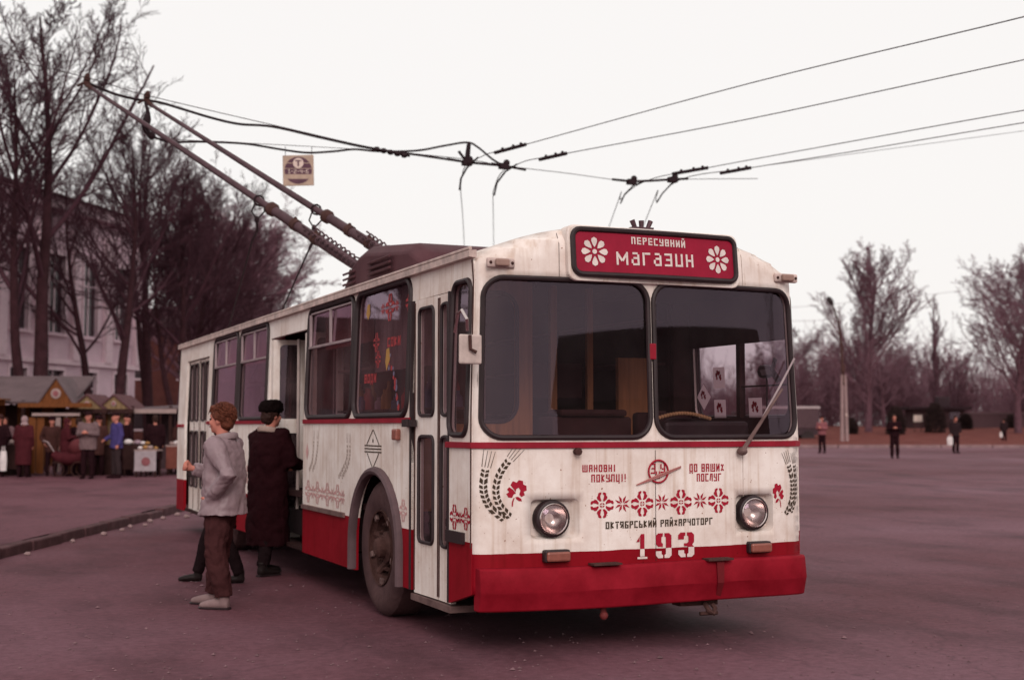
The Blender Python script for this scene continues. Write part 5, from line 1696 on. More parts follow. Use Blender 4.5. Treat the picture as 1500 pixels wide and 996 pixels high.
hut = empty('park_hut', at(110, 35.2, lawn_z(110) - 0.3), YAW)
tag(hut, 'low dark hut with flat overhanging roof at the far edge of the lawn', 'hut')
wl_ = MB().span(-2.1, 2.1, -1.2, 1.2, 0, 1.7).build('wall', mat('hut_wall', (0.060, 0.030, 0.034), rough=0.9), hut)
MB().span(-2.6, 2.6, -1.6, 1.6, 1.7, 1.95).build('roof', mat('hut_roof', (0.035, 0.018, 0.022), rough=0.9), hut, bevel=0.03)
MB().span(0.9, 1.7, -1.24, -1.18, 0.9, 1.5).build('window', M_GLASS_D, wl_)
MB().span(-1.2, -0.4, -1.24, -1.18, 0.02, 1.55).build('door', M_RUST, wl_)
b = MB(); b.span(0.2, 1.2, -0.5, 0.5, 1.95, 2.8)
b.build('roof_box', M_LOR, hut, bevel=0.05)
sp = empty('notice_board', at(100, 30.75, lawn_z(100) - 0.05), YAW)
tag(sp, 'small white notice board on two short posts on the lawn', 'sign')
MB().span(-0.32, 0.32, -0.02, 0.02, 0.75, 1.25).build('board', MATS['sign_pale'], sp)
for s in (-0.25, 0.25):
    MB().span(s - .03, s + .03, 0.02, 0.06, 0, 1.2).build('post', M_RUST, sp)
wl2 = empty('park_wall', at(112, 44.2, lawn_z(112) - 0.1), YAW)
tag(wl2, 'long low grey wall beyond the lawn at right', 'wall')
MB().span(-6.0, 7.5, -0.15, 0.15, 0, 1.15).build('wall_body', mat('park_wall_grey', (0.085, 0.045, 0.052), rough=0.9), wl2)
MB().span(-6.05, 7.55, -0.22, 0.22, 1.15, 1.30).build('coping', mat('park_coping', (0.12, 0.07, 0.078), rough=0.9), wl2)
M_BUSH = mat('dark_conifer', (0.030, 0.016, 0.016), rough=0.95, var=0.3, scale=3)
for (d, r, w_, h_, lb) in ((96, 27.9, 1.2, 1.9, 'dark evergreen bush behind the man with raised hands'), (98, 31.4, 1.4, 2.1, 'dark evergreen bush beside the notice board'), (104, 35.7, 0.9, 1.1, 'small dark bush in front of the hut'), (97, 24.9, 0.8, 1.0, 'small dark bush right of the lamp post'), (106, 40.2, 0.9, 1.0, 'small dark bush near the long low wall')):
    g = np.random.default_rng(int(d * 10 + r))
    n = 2600
    th_ = g.uniform(0, 2 * np.pi, n); zz = g.uniform(0, 1, n) ** 0.9
    rad = w_ / 2 * np.sqrt(np.clip(1 - (zz * 1.02 - .28) ** 2 / .62, 0.02, 1)) * g.uniform(.55, 1.08, n)
    C_ = np.stack([rad * np.cos(th_), rad * np.sin(th_), zz * h_], -1)
    D_ = C_ - np.array([0, 0, h_ * .25]); D_ /= np.linalg.norm(D_, axis=1, keepdims=True)
    D_ += g.normal(0, .5, D_.shape)
    P_ = np.stack([C_, C_ + D_ * 0.13], 1)
    me = tubes_mesh('needles', [(P_, np.stack([np.full(n, .030), np.full(n, .006)], 1), 3)], M_BUSH)
    root = empty('evergreen_bush', at(d, r, lawn_z(d) - 0.05)); tag(root, lb, 'bush', 'evergreen bushes on the lawn')
    link('foliage', me, None, root)
    MB().tube([(0, 0, -.1), (0, 0, h_ * .7)], [0.08, 0.02], 6).build('stem', M_BARK, root)

# ------------------------------------------------------------------ people


def rem(o, vox, smooth_it=4):
    r_ = o.modifiers.new('remesh', 'REMESH'); r_.mode = 'VOXEL'; r_.voxel_size = vox; r_.use_smooth_shade = True
    s = o.modifiers.new('smooth', 'SMOOTH'); s.factor = 0.5; s.iterations = smooth_it
    return o


_fold = None


def folds(o, strength, size):
    global _fold
    key = 'folds_%.2f' % size
    t = bpy.data.textures.get(key)
    if t is None:
        t = bpy.data.textures.new(key, 'CLOUDS'); t.noise_scale = size; t.noise_depth = 2; t.noise_type = 'HARD_NOISE' if size > .05 else 'SOFT_NOISE'
    d = o.modifiers.new('folds', 'DISPLACE'); d.texture = t; d.strength = strength; d.mid_level = 0.5; d.texture_coords = 'LOCAL'
    return o


M_SKIN = mat('skin', (0.46, 0.17, 0.13), rough=0.6, var=0.08)
M_EYE = mat('eye_dark', (0.03, 0.012, 0.012), rough=0.3)
M_LIP = mat('lip', (0.30, 0.08, 0.075), rough=0.5)

ARM_DOWN = lambda s: ((s * .19, 0, 1.43), (s * .245, .03, 1.14), (s * .235, -.05, .89))
ARM_READ = lambda s: ((s * .19, 0, 1.43), (s * .25, -.02, 1.15), (s * .06, -.27, 1.20))
ARM_POCKET = lambda s: ((s * .19, 0, 1.43), (s * .30, .07, 1.15), (s * .20, -.06, .95))


def hand(b, w, fwd, out, curl, q=1):
    """palm, four bent fingers of unequal length and a thumb off the side of the palm"""
    w, f, o = Vector(w), Vector(fwd).normalized(), Vector(out).normalized()
    o = (o - f * o.dot(f)).normalized()
    nrm = f.cross(o).normalized() * q
    b.tube([w, w + f * .045, w + f * .085], [(.022, .022), (.040, .018), (.036, .016)], 8, up=tuple(o))
    for k, (ln, q) in enumerate(((.070, .030), (.078, .010), (.072, -.010), (.056, -.029))):
        p = w + f * .078 + o * q
        a1 = p + (f * math.cos(curl) + nrm * math.sin(curl)) * ln * .5
        a2 = a1 + (f * math.cos(curl * 2.1) + nrm * math.sin(curl * 2.1)) * ln * .5
        b.tube([p, a1, a2], [.0105, .0095, .008], 6)
    t0 = w + f * .025 + o * .030
    t1 = t0 + (f * .55 + o * .65 + nrm * .2).normalized() * .038
    b.tube([t0, t1, t1 + (f * .8 + o * .1 + nrm * .5 * math.sin(curl)).normalized() * .032], [.013, .011, .009], 6)


def person(label, loc, rz, H, arms, feet, top, legs_m, shoe_m, hem=0.84, hair=None, hat=None, hat_m=None, bulk=1.0, vox=0.02, group=None, collar=None, flare=0.0, head_yaw=0.0, curl=0.6, cat='person', detail=False, skirt=False, baggy=1.0):
    s = H / 1.75
    root = empty('person', loc, rz)
    root.scale = (s, s, s)
    tag(root, label, cat, group)
    hy = Matrix.Rotation(head_yaw, 3, 'Z')
    hc = Vector((0, -.03, 1.625))

    def hp(x, y, z):
        return hc + hy @ Vector((x, y, z))

    b = MB()
    b.tube([(0, .0, .86), (0, 0, 1.0), (0, .01, 1.2), (0, .01, 1.36), (0, .01, 1.44)], [(.15, .10), (.14, .095), (.16, .105), (.165, .09), (.09, .06)], 12, up=(1, 0, 0))
    b.tube([(0, .005, 1.40), (0, -.012, 1.50), (0, -.025, 1.57)], [.062, .055, .058], 10)
    b.ball(hp(0, .012, .035), (.077, .098, .098), 14, 10)
    b.ball(hp(0, -.022, -.035), (.062, .072, .082), 12, 8)
    b.ball(hp(0, -.068, -.088), (.030, .028, .026), 8, 6)
    b.tube([hp(0, -.086, .030), hp(0, -.100, .004), hp(0, -.112, -.020), hp(0, -.094, -.032)], [.010, .012, .013, .011], 7)
    b.ball(hp(0, -.083, .042), (.052, .022, .014), 8, 6)
    b.ball(hp(0, -.092, -.058), (.024, .014, .012), 8, 6)
    for q in (-1, 1):
        b.ball(hp(q * .078, .012, -.005), (.012, .024, .034), 8, 6)
        b.ball(hp(q * .042, -.072, -.022), (.024, .022, .026), 8, 6)
    for (sh_, el, wr), q in zip(arms, (1, -1)):
        b.tube([sh_, el, wr], [.052, .042, .028], 8)
        f = (Vector(wr) - Vector(el))
        hand(b, wr, f, (0, 0, 1) if abs(f.normalized().z) < .6 else (0, -1, 0), curl, q)
    for (kx, ky, kz), (fx, fy) in feet:
        b.tube([(math.copysign(.085, fx), 0, .90), (kx, ky, kz), (fx, fy + .02, .08)], [.075, .052, .04], 8)
    body = rem(b.build('body', M_SKIN, root, smooth=True), min(vox, 0.013) if detail else vox * .8, 2)
    e = MB()
    for q in (-1, 1):
        e.ball(hp(q * .031, -.088, .010), (.012, .009, .008), 8, 5)
    e.build('eye', M_EYE, root, smooth=True)
    if detail:
        e = MB(); e.tube([hp(-.022, -.101, -.056), hp(0, -.108, -.054), hp(.022, -.101, -.056)], .0045, 5); e.build('lips', M_LIP, root)
    # upper garment
    b = MB()
    n = [(.12, .07, 1.475), (.185 * bulk, .10, 1.445), (.205 * bulk, .13 * bulk, 1.36), (.205 * bulk, .145 * bulk, 1.22), (.195 * bulk, .14 * bulk, 1.06)]
    zz = 0.95
    while zz > hem + .03:
        k = (1.0 - zz)
        n.append(((.20 + flare * k) * bulk, (.15 + flare * k) * bulk, zz)); zz -= 0.12
    n.append(((.20 + flare * (1 - hem)) * bulk, (.15 + flare * (1 - hem)) * bulk, hem))
    b.tube([(0, .01, z) for _, _, z in n], [(a, c) for a, c, _ in n], 16, up=(1, 0, 0))
    for (sh_, el, wr) in arms:
        sh_, el, wr = Vector(sh_), Vector(el), Vector(wr)
        b.tube([sh_ + Vector((-sh_.x * .25, 0, 0.0)), sh_, sh_.lerp(el, .5), el, el.lerp(wr, .55), wr], [.075 * bulk, .082 * bulk, .074 * bulk, .070 * bulk, .064 * bulk, .052 * bulk], 10)
    nm = 'coat' if hem < .7 else 'jacket'
    o = rem(b.build(nm, top, root, smooth=True), vox, 3)
    folds(o, 0.038 if detail else 0.03, 0.17 if detail else 0.10)
    if collar is not None:
        c = MB()
        c.tube([Vector((.095 * math.cos(R(a)), .015 + .085 * math.sin(R(a)), 1.475 + .018 * math.sin(R(a)))) for a in range(0, 360, 24)], [(.032, .026)] * 15, 8, closed=True, up=(0, 0, 1))
        c.build('collar', collar, root, smooth=True)
    # legs
    b = MB()
    if skirt:
        b.tube([(0, 0, .95), (0, 0, .6), (0, 0, .38)], [(.18, .13), (.20, .16), (.20, .17)], 14, up=(1, 0, 0))
    else:
        b.tube([(0, 0, 1.0), (0, 0, .90), (0, .0, .82)], [(.165, .115), (.17, .125), (.12, .10)], 12, up=(1, 0, 0))
        for (kx, ky, kz), (fx, fy) in feet:
            x0 = math.copysign(.088, fx)
            b.tube([(x0, 0, .92), (x0 * .9 + kx * .1, ky * .4, .78), (kx, ky, kz), ((kx + fx) / 2, (ky + fy) / 2 + .02, kz * .6), (fx, fy + .02, .10)], [.098 * baggy, .098 * baggy, .085 * baggy, .082 * baggy, .072 * baggy], 10)
    o = rem(b.build('skirt' if skirt else 'trousers', legs_m, root, smooth=True), vox, 3)
    folds(o, 0.04 if detail else 0.02, 0.16)
    for (kx, ky, kz), (fx, fy) in feet:
        b = MB()
        b.tube([(fx, fy + .075, .045), (fx, fy + .02, .05), (fx, fy - .05, .048), (fx, fy - .12, .040), (fx, fy - .185, .030), (fx, fy - .205, .026)], [(.040, .036), (.048, .040), (.046, .044), (.038, .047), (.028, .036), (.012, .015)], 10, up=(0, 0, 1))
        b.tube([(fx, fy + .03, .04), (fx, fy + .03, .15)], [.046, .05], 10)
        sh_o = rem(b.build('shoe', shoe_m, root, smooth=True), 0.012, 2)
        if detail:
            MB().tube([(fx, fy + .085, .010), (fx, fy + .02, .010), (fx, fy - .10, .010), (fx, fy - .19, .010), (fx, fy - .215, .012)], [(.012, .034), (.012, .042), (.012, .048), (.011, .040), (.006, .016)], 10, up=(0, 0, 1)).build('sole', M_RUB, sh_o, smooth=True)
    if hair is not None:
        b = MB()
        b.ball(hp(0, .022, .055), (.088, .108, .092), 14, 10)
        b.ball(hp(0, .060, -.010), (.076, .066, .085), 12, 8)
        b.ball(hp(0, -.055, .105), (.066, .048, .034), 10, 6)
        for q in (-1, 1):
            b.ball(hp(q * .068, .020, .03), (.026, .060, .055), 8, 6)
        o = rem(b.build('hair', hair, root, smooth=True), 0.010 if detail else vox * .7, 1)
        folds(o, 0.03, 0.035)
        if detail and hat is None:
            hr = random.Random(4); b = MB()
            for k in range(420):
                a = hr.uniform(0, 2 * math.pi); e_ = hr.uniform(-.25, 1.5)
                dn = Vector((math.cos(a) * math.cos(e_), math.sin(a) * math.cos(e_), math.sin(e_)))
                if dn.y < -.3 and dn.z < .55:
                    continue
                p = Vector((dn.x * .084, .02 + dn.y * .104, .052 + dn.z * .088))
                fl = Vector((hr.uniform(-.5, .5), .55 + hr.uniform(-.4, .4), -.55)) if p.y > -.03 else Vector((hr.uniform(-.5, .5), -.7, -.25))
                fl = (fl - dn * fl.dot(dn)).normalized()
                L_ = hr.uniform(.04, .075)
                q1 = p + dn * hr.uniform(.010, .022) + fl * L_ * .5; q2 = p + dn * hr.uniform(.000, .018) + fl * L_ - dn * .006
                b.tube([hp(*p), hp(*q1), hp(*q2)], [.0065, .0055, .0015], 4)
            b.build('hair_locks', hair, root, smooth=True)
    if hat == 'fur':
        b = MB(); b.tube([hp(0, .01, .035), hp(0, .01, .065), hp(0, .01, .13), hp(0, .012, .165)], [(.105, .125), (.118, .136), (.112, .128), (.070, .085)], 16, up=(1, 0, 0))
        folds(rem(b.build('fur_hat', hat_m, root, smooth=True), 0.012 if detail else vox, 1), 0.03, 0.03)
    elif hat == 'cap':
        b = MB(); b.ball(hp(0, .01, .085), (.105, .125, .055), 14, 8); b.tube([hp(0, -.06, .06), hp(0, -.155, .045)], [(.012, .07), (.006, .045)], 8, up=(0, 0, 1))
        rem(b.build('cap', hat_m, root, smooth=True), vox * .6, 1)
    elif hat == 'scarf':
        b = MB(); b.ball(hp(0, .02, .03), (.095, .108, .112), 14, 10); b.tube([hp(0, .02, -.05), hp(0, .02, -.13)], [(.085, .085), (.12, .11)], 12, up=(1, 0, 0))
        rem(b.build('headscarf', hat_m, root, smooth=True), vox * .7, 2)
    return root


def cloth(name, c, **k):
    return mat(name, c, rough=k.pop('rough', 0.85), var=k.pop('var', 0.2), scale=k.pop('scale', 7), bump=0.35, bscale=22, spec=0.04, **k)


STAND = [((.10, -.01, .49), (.11, .02)), ((-.10, -.01, .49), (-.11, -.02))]
# the young man in the pale jacket
person('young man in pale grey jacket with reddish hair, hand in pocket, facing left', (-2.27, 3.12, 0), R(-130), 1.66,
       [((.20, .0, 1.42), (.31, .22, 1.16), (.20, -.02, .95)), ((-.19, 0, 1.43), (-.22, -.15, 1.15), (-.06, -.34, 1.20))],
       [((.12, .0, .49), (.12, .06)), ((-.12, -.10, .49), (-.13, -.17))],
       mat('pale_jacket', (0.235, 0.160, 0.176), rough=0.5, var=0.12, scale=5, bump=0.5, bscale=7, stretch=(1, 1, 0.45), spec=0.4), cloth('brown_trousers', (0.050, 0.017, 0.018)), mat('pale_shoe', (0.21, 0.135, 0.135), rough=0.6),
       hem=0.80, hair=mat('red_hair', (0.115, 0.032, 0.018), rough=0.6, var=0.45, scale=60, bump=0.6, bscale=90), bulk=1.22, vox=0.013, detail=True, curl=1.35, flare=0.10, baggy=1.22, collar=mat('jacket_collar', (0.26, 0.19, 0.20), rough=0.6))
# the woman stepping up to the centre door
person('person in long dark coat and black fur hat entering the centre door', (-1.37, 5.36, 0), R(118), 1.72,
       [((.19, 0, 1.43), (.24, -.12, 1.15), (.15, -.30, 1.10)), ((-.19, 0, 1.43), (-.26, -.08, 1.14), (-.17, -.28, 1.12))],
       [((.10, -.05, .49), (.11, -.06)), ((-.10, .06, .49), (-.11, .14))],
       cloth('dark_coat', (0.016, 0.0035, 0.005)), cloth('black_trousers', (0.012, 0.006, 0.007)), mat('black_boot', (0.014, 0.008, 0.008), rough=0.5),
       hem=0.30, hat='fur', hat_m=cloth('black_fur', (0.006, 0.003, 0.003)), hair=mat('dark_hair', (0.03, 0.012, 0.01), rough=0.7), bulk=1.24, vox=0.015, detail=True, flare=0.02, collar=cloth('pale_fur', (0.34, 0.24, 0.21)))
# a passer-by almost hidden behind the young man
person('passer-by in dark clothes walking behind the young man, only legs and shoes showing', at(12.75, -2.77, 0), R(-113), 1.44,
       [ARM_DOWN(1), ARM_DOWN(-1)], [((.09, .06, .47), (.09, .19)), ((-.09, -.22, .50), (-.09, -.34))],
       MATS['dark_coat'], MATS['black_trousers'], MATS['black_boot'], hem=0.62, hair=MATS['dark_hair'], vox=0.016, bulk=0.9)

FACE_CAM = YAW
M_BLKC = cloth('black_cloth', (0.018, 0.006, 0.008)); M_GREYC = cloth('grey_cloth', (0.15, 0.095, 0.10)); M_BLUEC = cloth('blue_cloth', (0.060, 0.045, 0.15))
M_REDC = cloth('dark_red_cloth', (0.060, 0.012, 0.016)); M_PINKC = cloth('dull_pink_cloth', (0.24, 0.085, 0.095))
mk = 'people at the market'
person('woman in dark red coat with pale headscarf, back turned, at the left stall', at(35.6, -13.15, PAVE_Z), FACE_CAM + R(172), 1.64, [ARM_DOWN(1), ARM_DOWN(-1)], STAND, M_REDC, M_BLKC, M_BLKC, hem=0.35, hat='scarf', hat_m=cloth('pale_scarf', (0.30, 0.20, 0.21)), bulk=1.22, group=mk)
person('market man in black hat standing before the orange gable', at(36.6, -12.75, PAVE_Z), FACE_CAM + R(20), 1.62, [ARM_DOWN(1), ARM_POCKET(-1)], STAND, cloth('brown_cloth', (0.055, 0.022, 0.020)), M_BLKC, M_BLKC, hem=0.7, hat='fur', hat_m=M_BLKC, group=mk)
person('market man in grey jacket and dark cap holding something at his chest', at(34.6, -11.1, PAVE_Z), FACE_CAM, 1.74, [ARM_READ(1), ARM_READ(-1)], STAND, M_GREYC, M_BLKC, M_BLKC, hem=0.76, hat='cap', hat_m=M_BLKC, bulk=1.18, group=mk)
person('market man in blue jacket beside the grey-jacketed man', at(34.9, -10.45, PAVE_Z), FACE_CAM + R(-50), 1.72, [ARM_DOWN(1), ((-.19, 0, 1.43), (-.25, -.02, 1.14), (-.22, -.24, 1.02))], STAND, M_BLUEC, cloth('charcoal_cloth', (0.035, 0.022, 0.024)), M_BLKC, hem=0.80, hat='cap', hat_m=M_BLKC, bulk=1.08, group=mk)
person('person in black standing by the white table near the trolleybus tail', at(37.2, -10.05, PAVE_Z), FACE_CAM + R(200), 1.68, [ARM_DOWN(1), ARM_DOWN(-1)], STAND, M_BLKC, M_BLKC, M_BLKC, hem=0.45, hair=MATS['dark_hair'], bulk=1.1, group=mk)
person('vendor behind the counter at the left picture edge', at(37.4, -14.35, PAVE_Z), FACE_CAM + R(15), 1.62, [ARM_READ(1), ARM_DOWN(-1)], STAND, cloth('mauve_cloth', (0.16, 0.09, 0.10)), M_BLKC, M_BLKC, hem=0.7, hat='scarf', hat_m=MATS['brown_cloth'], group=mk)
person('dark figure between the two gabled stalls', at(37.0, -12.15, PAVE_Z), FACE_CAM + R(160), 1.60, [ARM_DOWN(1), ARM_DOWN(-1)], STAND, M_BLKC, M_BLKC, M_BLKC, hem=0.6, hair=MATS['dark_hair'], group=mk)
person('shopper in brown coat beside the red goods table', at(38.2, -9.6, PAVE_Z), FACE_CAM + R(-140), 1.6, [ARM_DOWN(1), ARM_DOWN(-1)], STAND, MATS['brown_cloth'], M_BLKC, M_BLKC, hem=0.5, hat='fur', hat_m=M_BLKC, group=mk)
person('shopper in black coat at the far left, in front of the long table', at(35.9, -13.95, PAVE_Z), FACE_CAM + R(190), 1.66, [ARM_DOWN(1), ARM_POCKET(-1)], STAND, M_BLKC, M_BLKC, M_BLKC, hem=0.4, hat='fur', hat_m=MATS['brown_cloth'], bulk=1.15, group=mk)
person('shopper in maroon coat and dark scarf behind the pram', at(36.3, -12.25, PAVE_Z), FACE_CAM + R(120), 1.58, [ARM_DOWN(1), ARM_READ(-1)], STAND, M_REDC, M_BLKC, M_BLKC, hem=0.4, hat='scarf', hat_m=M_REDC, bulk=1.15, group=mk)
person('shopper in dark hat bending over the counter under the pale gables', at(36.9, -11.55, PAVE_Z), FACE_CAM + R(185), 1.64, [ARM_READ(1), ARM_READ(-1)], STAND, MATS['brown_cloth'], M_BLKC, M_BLKC, hem=0.6, hat='fur', hat_m=M_BLKC, group=mk)
person('shopper in black behind the blue-jacketed man', at(36.8, -10.75, PAVE_Z), FACE_CAM + R(150), 1.68, [ARM_DOWN(1), ARM_DOWN(-1)], STAND, M_BLKC, M_BLKC, M_BLKC, hem=0.5, hat='cap', hat_m=M_BLKC, group=mk)
gp = 'people standing on the square'
GZ = ground_z(60, 15)
person('man in dull pink jacket nearest the trolleybus edge, looking down', at(62.0, 14.55, GZ), FACE_CAM + R(-35), 1.72, [ARM_READ(1), ARM_READ(-1)], STAND, M_PINKC, M_BLKC, M_BLKC, hem=0.86, hat='cap', hat_m=M_BLKC, vox=0.026, group=gp)
person('man in black standing with both hands raised before his chest', at(51.8, 15.0, ground_z(52, 15)), FACE_CAM + R(-10), 1.72, [ARM_READ(1), ARM_READ(-1)], STAND, M_BLKC, M_BLKC, M_BLKC, hem=0.84, hair=MATS['dark_hair'], vox=0.024, group=gp)
person('man in black coat carrying a white bag', at(61.8, 20.75, GZ), FACE_CAM + R(10), 1.72, [ARM_POCKET(1), ARM_DOWN(-1)], STAND, cloth('near_black_cloth', (0.024, 0.013, 0.015)), M_BLKC, M_BLKC, hem=0.78, hair=MATS['dark_hair'], bulk=1.1, vox=0.026, group=gp)
person('distant figure on the lawn edge at far right', at(85.5, 31.85, lawn_z(85.5)), FACE_CAM + R(170), 1.55, [ARM_DOWN(1), ARM_DOWN(-1)], STAND, MATS['near_black_cloth'], M_BLKC, M_BLKC, hem=0.8, hair=MATS['dark_hair'], vox=0.03, group=gp)


def bag(loc, h, w_, label, m):
    b = MB()
    b.tube([(0, 0, 0), (0, 0, h * .5), (0, 0, h * .85)], [(w_ * .45, .05), (w_ * .5, .06), (w_ * .4, .03)], 10, up=(1, 0, 0))
    root = empty('carrier_bag', loc, YAW); tag(root, label, 'bag')
    b.build('bag_body', m, root, smooth=True)
    MB().tube([(-w_ * .2, 0, h * .83), (-w_ * .12, 0, h * 1.05), (w_ * .12, 0, h * 1.05), (w_ * .2, 0, h * .83)], 0.012, 5).build('handle', m, root)


M_BAG = mat('white_plastic', (0.62, 0.54, 0.54), rough=0.5)
bag(at(61.6, 20.42, GZ + 0.38), 0.46, 0.28, 'white carrier bag held by the man in black coat', M_BAG)
bag(at(35.4, -13.62, PAVE_Z + 0.18), 0.62, 0.20, 'long white bag hanging beside the woman in dark red coat', M_BAG)
bag(at(85.3, 31.58, lawn_z(85) + 0.35), 0.36, 0.2, 'tiny pale bag held by the distant figure', M_BAG)

# ------------------------------------------------------------------ market stalls
M_ORA = mat('orange_boards', (0.145, 0.046, 0.014), rough=0.7, var=0.3, scale=3, stretch=(8, 1, 1))
M_GRYR = mat('grey_sheet_roof', (0.115, 0.078, 0.084), rough=0.7, var=0.2, scale=2)
M_BRNR = mat('brown_roof', (0.095, 0.040, 0.045), rough=0.8, var=0.25)
M_CRB = mat('cream_green_boards', (0.22, 0.14, 0.075), rough=0.7, var=0.2, stretch=(8, 1, 1))
M_DKW = mat('dark_wood', (0.035, 0.014, 0.013), rough=0.85, var=0.3)
M_PALE = mat('pale_paint', (0.30, 0.21, 0.20), rough=0.7, var=0.15)
sgp = 'market stalls'


def gable(root, x0, x1, z0, z1, y, m, name='gable_board', emblem=True):
    n = 7
    for k in range(n):                              # boards cut to the slope
        a, c = x0 + (x1 - x0) * k / n, x0 + (x1 - x0) * (k + 1) / n - .008
        zt = lambda x: z0 + (z1 - z0) * (1 - abs(x - (x0 + x1) / 2) / ((x1 - x0) / 2))
        mid = (x0 + x1) / 2
        poly = [(a, z0), (c, z0), (c, max(z0 + .005, zt(c)))] + ([(mid, z1)] if a < mid < c else []) + [(a, max(z0 + .005, zt(a)))]
        MB().prism(poly, lambda u, v, d: (u, y + d, v), 0, 0.03).build(name, m, root)
    if emblem:
        cx, cz = (x0 + x1) / 2, z0 + (z1 - z0) * .40
        r_ = (z1 - z0) * .20
        MB().lathe([(r_, 0), (r_, -.03), (r_ * .4, -.035)], 14, 'y', (cx, y, cz)).build('emblem', M_PALE, root)
        MB().lathe([(r_ * .55, -.03), (r_ * .55, -.05), (r_ * .2, -.052)], 12, 'y', (cx, y, cz)).build('emblem_centre', M_PINKC, root)


st = empty('market_stall', at(38.2, -14.3, PAVE_Z), YAW)
tag(st, 'wide market stall with grey sheet roof and orange front boards', 'stall', sgp)
b = MB(); b.add([(-2.2, -0.9, 2.06), (1.9, -0.9, 2.06), (1.9, 1.0, 2.86), (-2.2, 1.0, 2.86)], [(0, 1, 2, 3)])
o = b.build('roof', M_GRYR, st, fix=False); s_ = o.modifiers.new('solid', 'SOLIDIFY'); s_.thickness = 0.06
for k in range(5):
    MB().span(-2.2 + .46 * k, -1.76 + .46 * k, -1.22, -1.18, 1.96, 2.10).build('fascia_board', M_ORA, st)
MB().span(-2.2, 0.12, -1.55, -0.9, 2.10, 2.14).build('awning', M_ORA, st)
for x in (-2.1, -0.75, 0.45, 1.85):
    MB().span(x - .05, x + .05, -0.85, -0.75, 0, 2.1).build('post', M_DKW, st)
MB().span(-2.2, 0.3, -1.3, -0.6, 0.0, 0.86).build('counter', M_DKW, st)
for k in range(6):
    x = -1.0 + .36 * k
    MB().span(x, x + .35, 0.7, 0.74, 0.2, 2.0).build('back_board', M_ORA if k % 2 == 0 else M_DKW, st)
st = empty('market_stall', at(37.6, -12.85, PAVE_Z), YAW)
tag(st, 'narrow market stall with tall steep orange gable and emblem', 'stall', sgp)
gable(st, -0.48, 0.52, 2.0, 2.72, -0.5, M_ORA)
b = MB(); b.add([(-0.55, -0.55, 1.97), (0.02, -0.55, 2.76), (0.59, -0.55, 1.97), (-0.55, 0.9, 1.97), (0.02, 0.9, 2.76), (0.59, 0.9, 1.97)], [(0, 1, 4, 3), (1, 2, 5, 4)])
o = b.build('roof', M_GRYR, st, fix=False); s_ = o.modifiers.new('solid', 'SOLIDIFY'); s_.thickness = 0.05
MB().span(-1.0, 1.05, -0.62, -0.5, 1.90, 2.02).build('beam', M_ORA, st)
MB().span(-0.62, 0.72, -0.58, -0.52, 1.66, 1.74).build('crossbar', M_PALE, st)
for k, x in enumerate((-0.75, -0.52, 0.22, 0.45)):
    MB().span(x, x + .20, -0.45, -0.40, 0.05, 1.62).build('side_board', M_ORA, st)
MB().span(0.02, 0.16, -0.50, -0.44, 0.1, 1.62).build('door_panel', M_PALE, st)
for (d, r, sx, lb) in ((37.9, -12.05, 0.50, 'small market stall with pale gable, left of the pair'), (38.1, -11.35, 0.48, 'small market stall with pale gable, right of the pair')):
    st = empty('market_stall', at(d, r, PAVE_Z), YAW)
    tag(st, lb, 'stall', sgp)
    gable(st, -sx, sx, 1.86, 2.24, -0.5, M_CRB)
    b = MB(); b.add([(-sx - .06, -0.56, 1.84), (0, -0.56, 2.29), (sx + .06, -0.56, 1.84), (-sx - .06, 1.2, 1.84), (0, 1.2, 2.29), (sx + .06, 1.2, 1.84)], [(0, 1, 4, 3), (1, 2, 5, 4)])
    o = b.build('roof', M_BRNR, st, fix=False); s_ = o.modifiers.new('solid', 'SOLIDIFY'); s_.thickness = 0.05
    MB().span(-sx - .1, sx + .1, -0.60, -0.50, 1.74, 1.86).build('beam', M_DKW, st)
    for k in range(5):
        x = -sx + 2 * sx * k / 5
        MB().span(x, x + 2 * sx / 5 - .01, -0.2, -0.16, 0.1, 1.74).build('back_board', M_CRB if k % 2 else M_ORA, st)
    MB().span(-sx, sx, -0.75, -0.3, 0, 0.84).build('counter', M_DKW, st)
    for x in (-sx, sx):
        MB().span(x - .04, x + .04, -0.58, -0.5, 0, 1.8).build('post', M_DKW, st)
st = empty('market_stall', at(38.6, -9.9, PAVE_Z), YAW)
tag(st, 'open market stall with flat grey canopy next to the trolleybus tail', 'stall', sgp)
b = MB(); b.add([(-1.1, -0.8, 1.82), (1.6, -0.8, 2.0), (1.6, 1.0, 2.1), (-1.1, 1.0, 1.95)], [(0, 1, 2, 3)])
o = b.build('canopy', M_GRYR, st, fix=False); s_ = o.modifiers.new('solid', 'SOLIDIFY'); s_.thickness = 0.05
MB().span(-1.1, 0.3, -0.86, -0.80, 1.74, 1.86).build('canopy_edge', M_PALE, st)
for x in (-1.0, 0.1, 1.5):
    MB().span(x - .04, x + .04, -0.75, -0.67, 0, 1.95).build('post', M_DKW, st)
for k in range(6):
    MB().span(-1.05 + .44 * k, -0.64 + .44 * k, 0.9, 0.94, 0.1, 1.85).build('back_board', mat('stall_mauve', (0.10, 0.06, 0.068), rough=0.8), st)


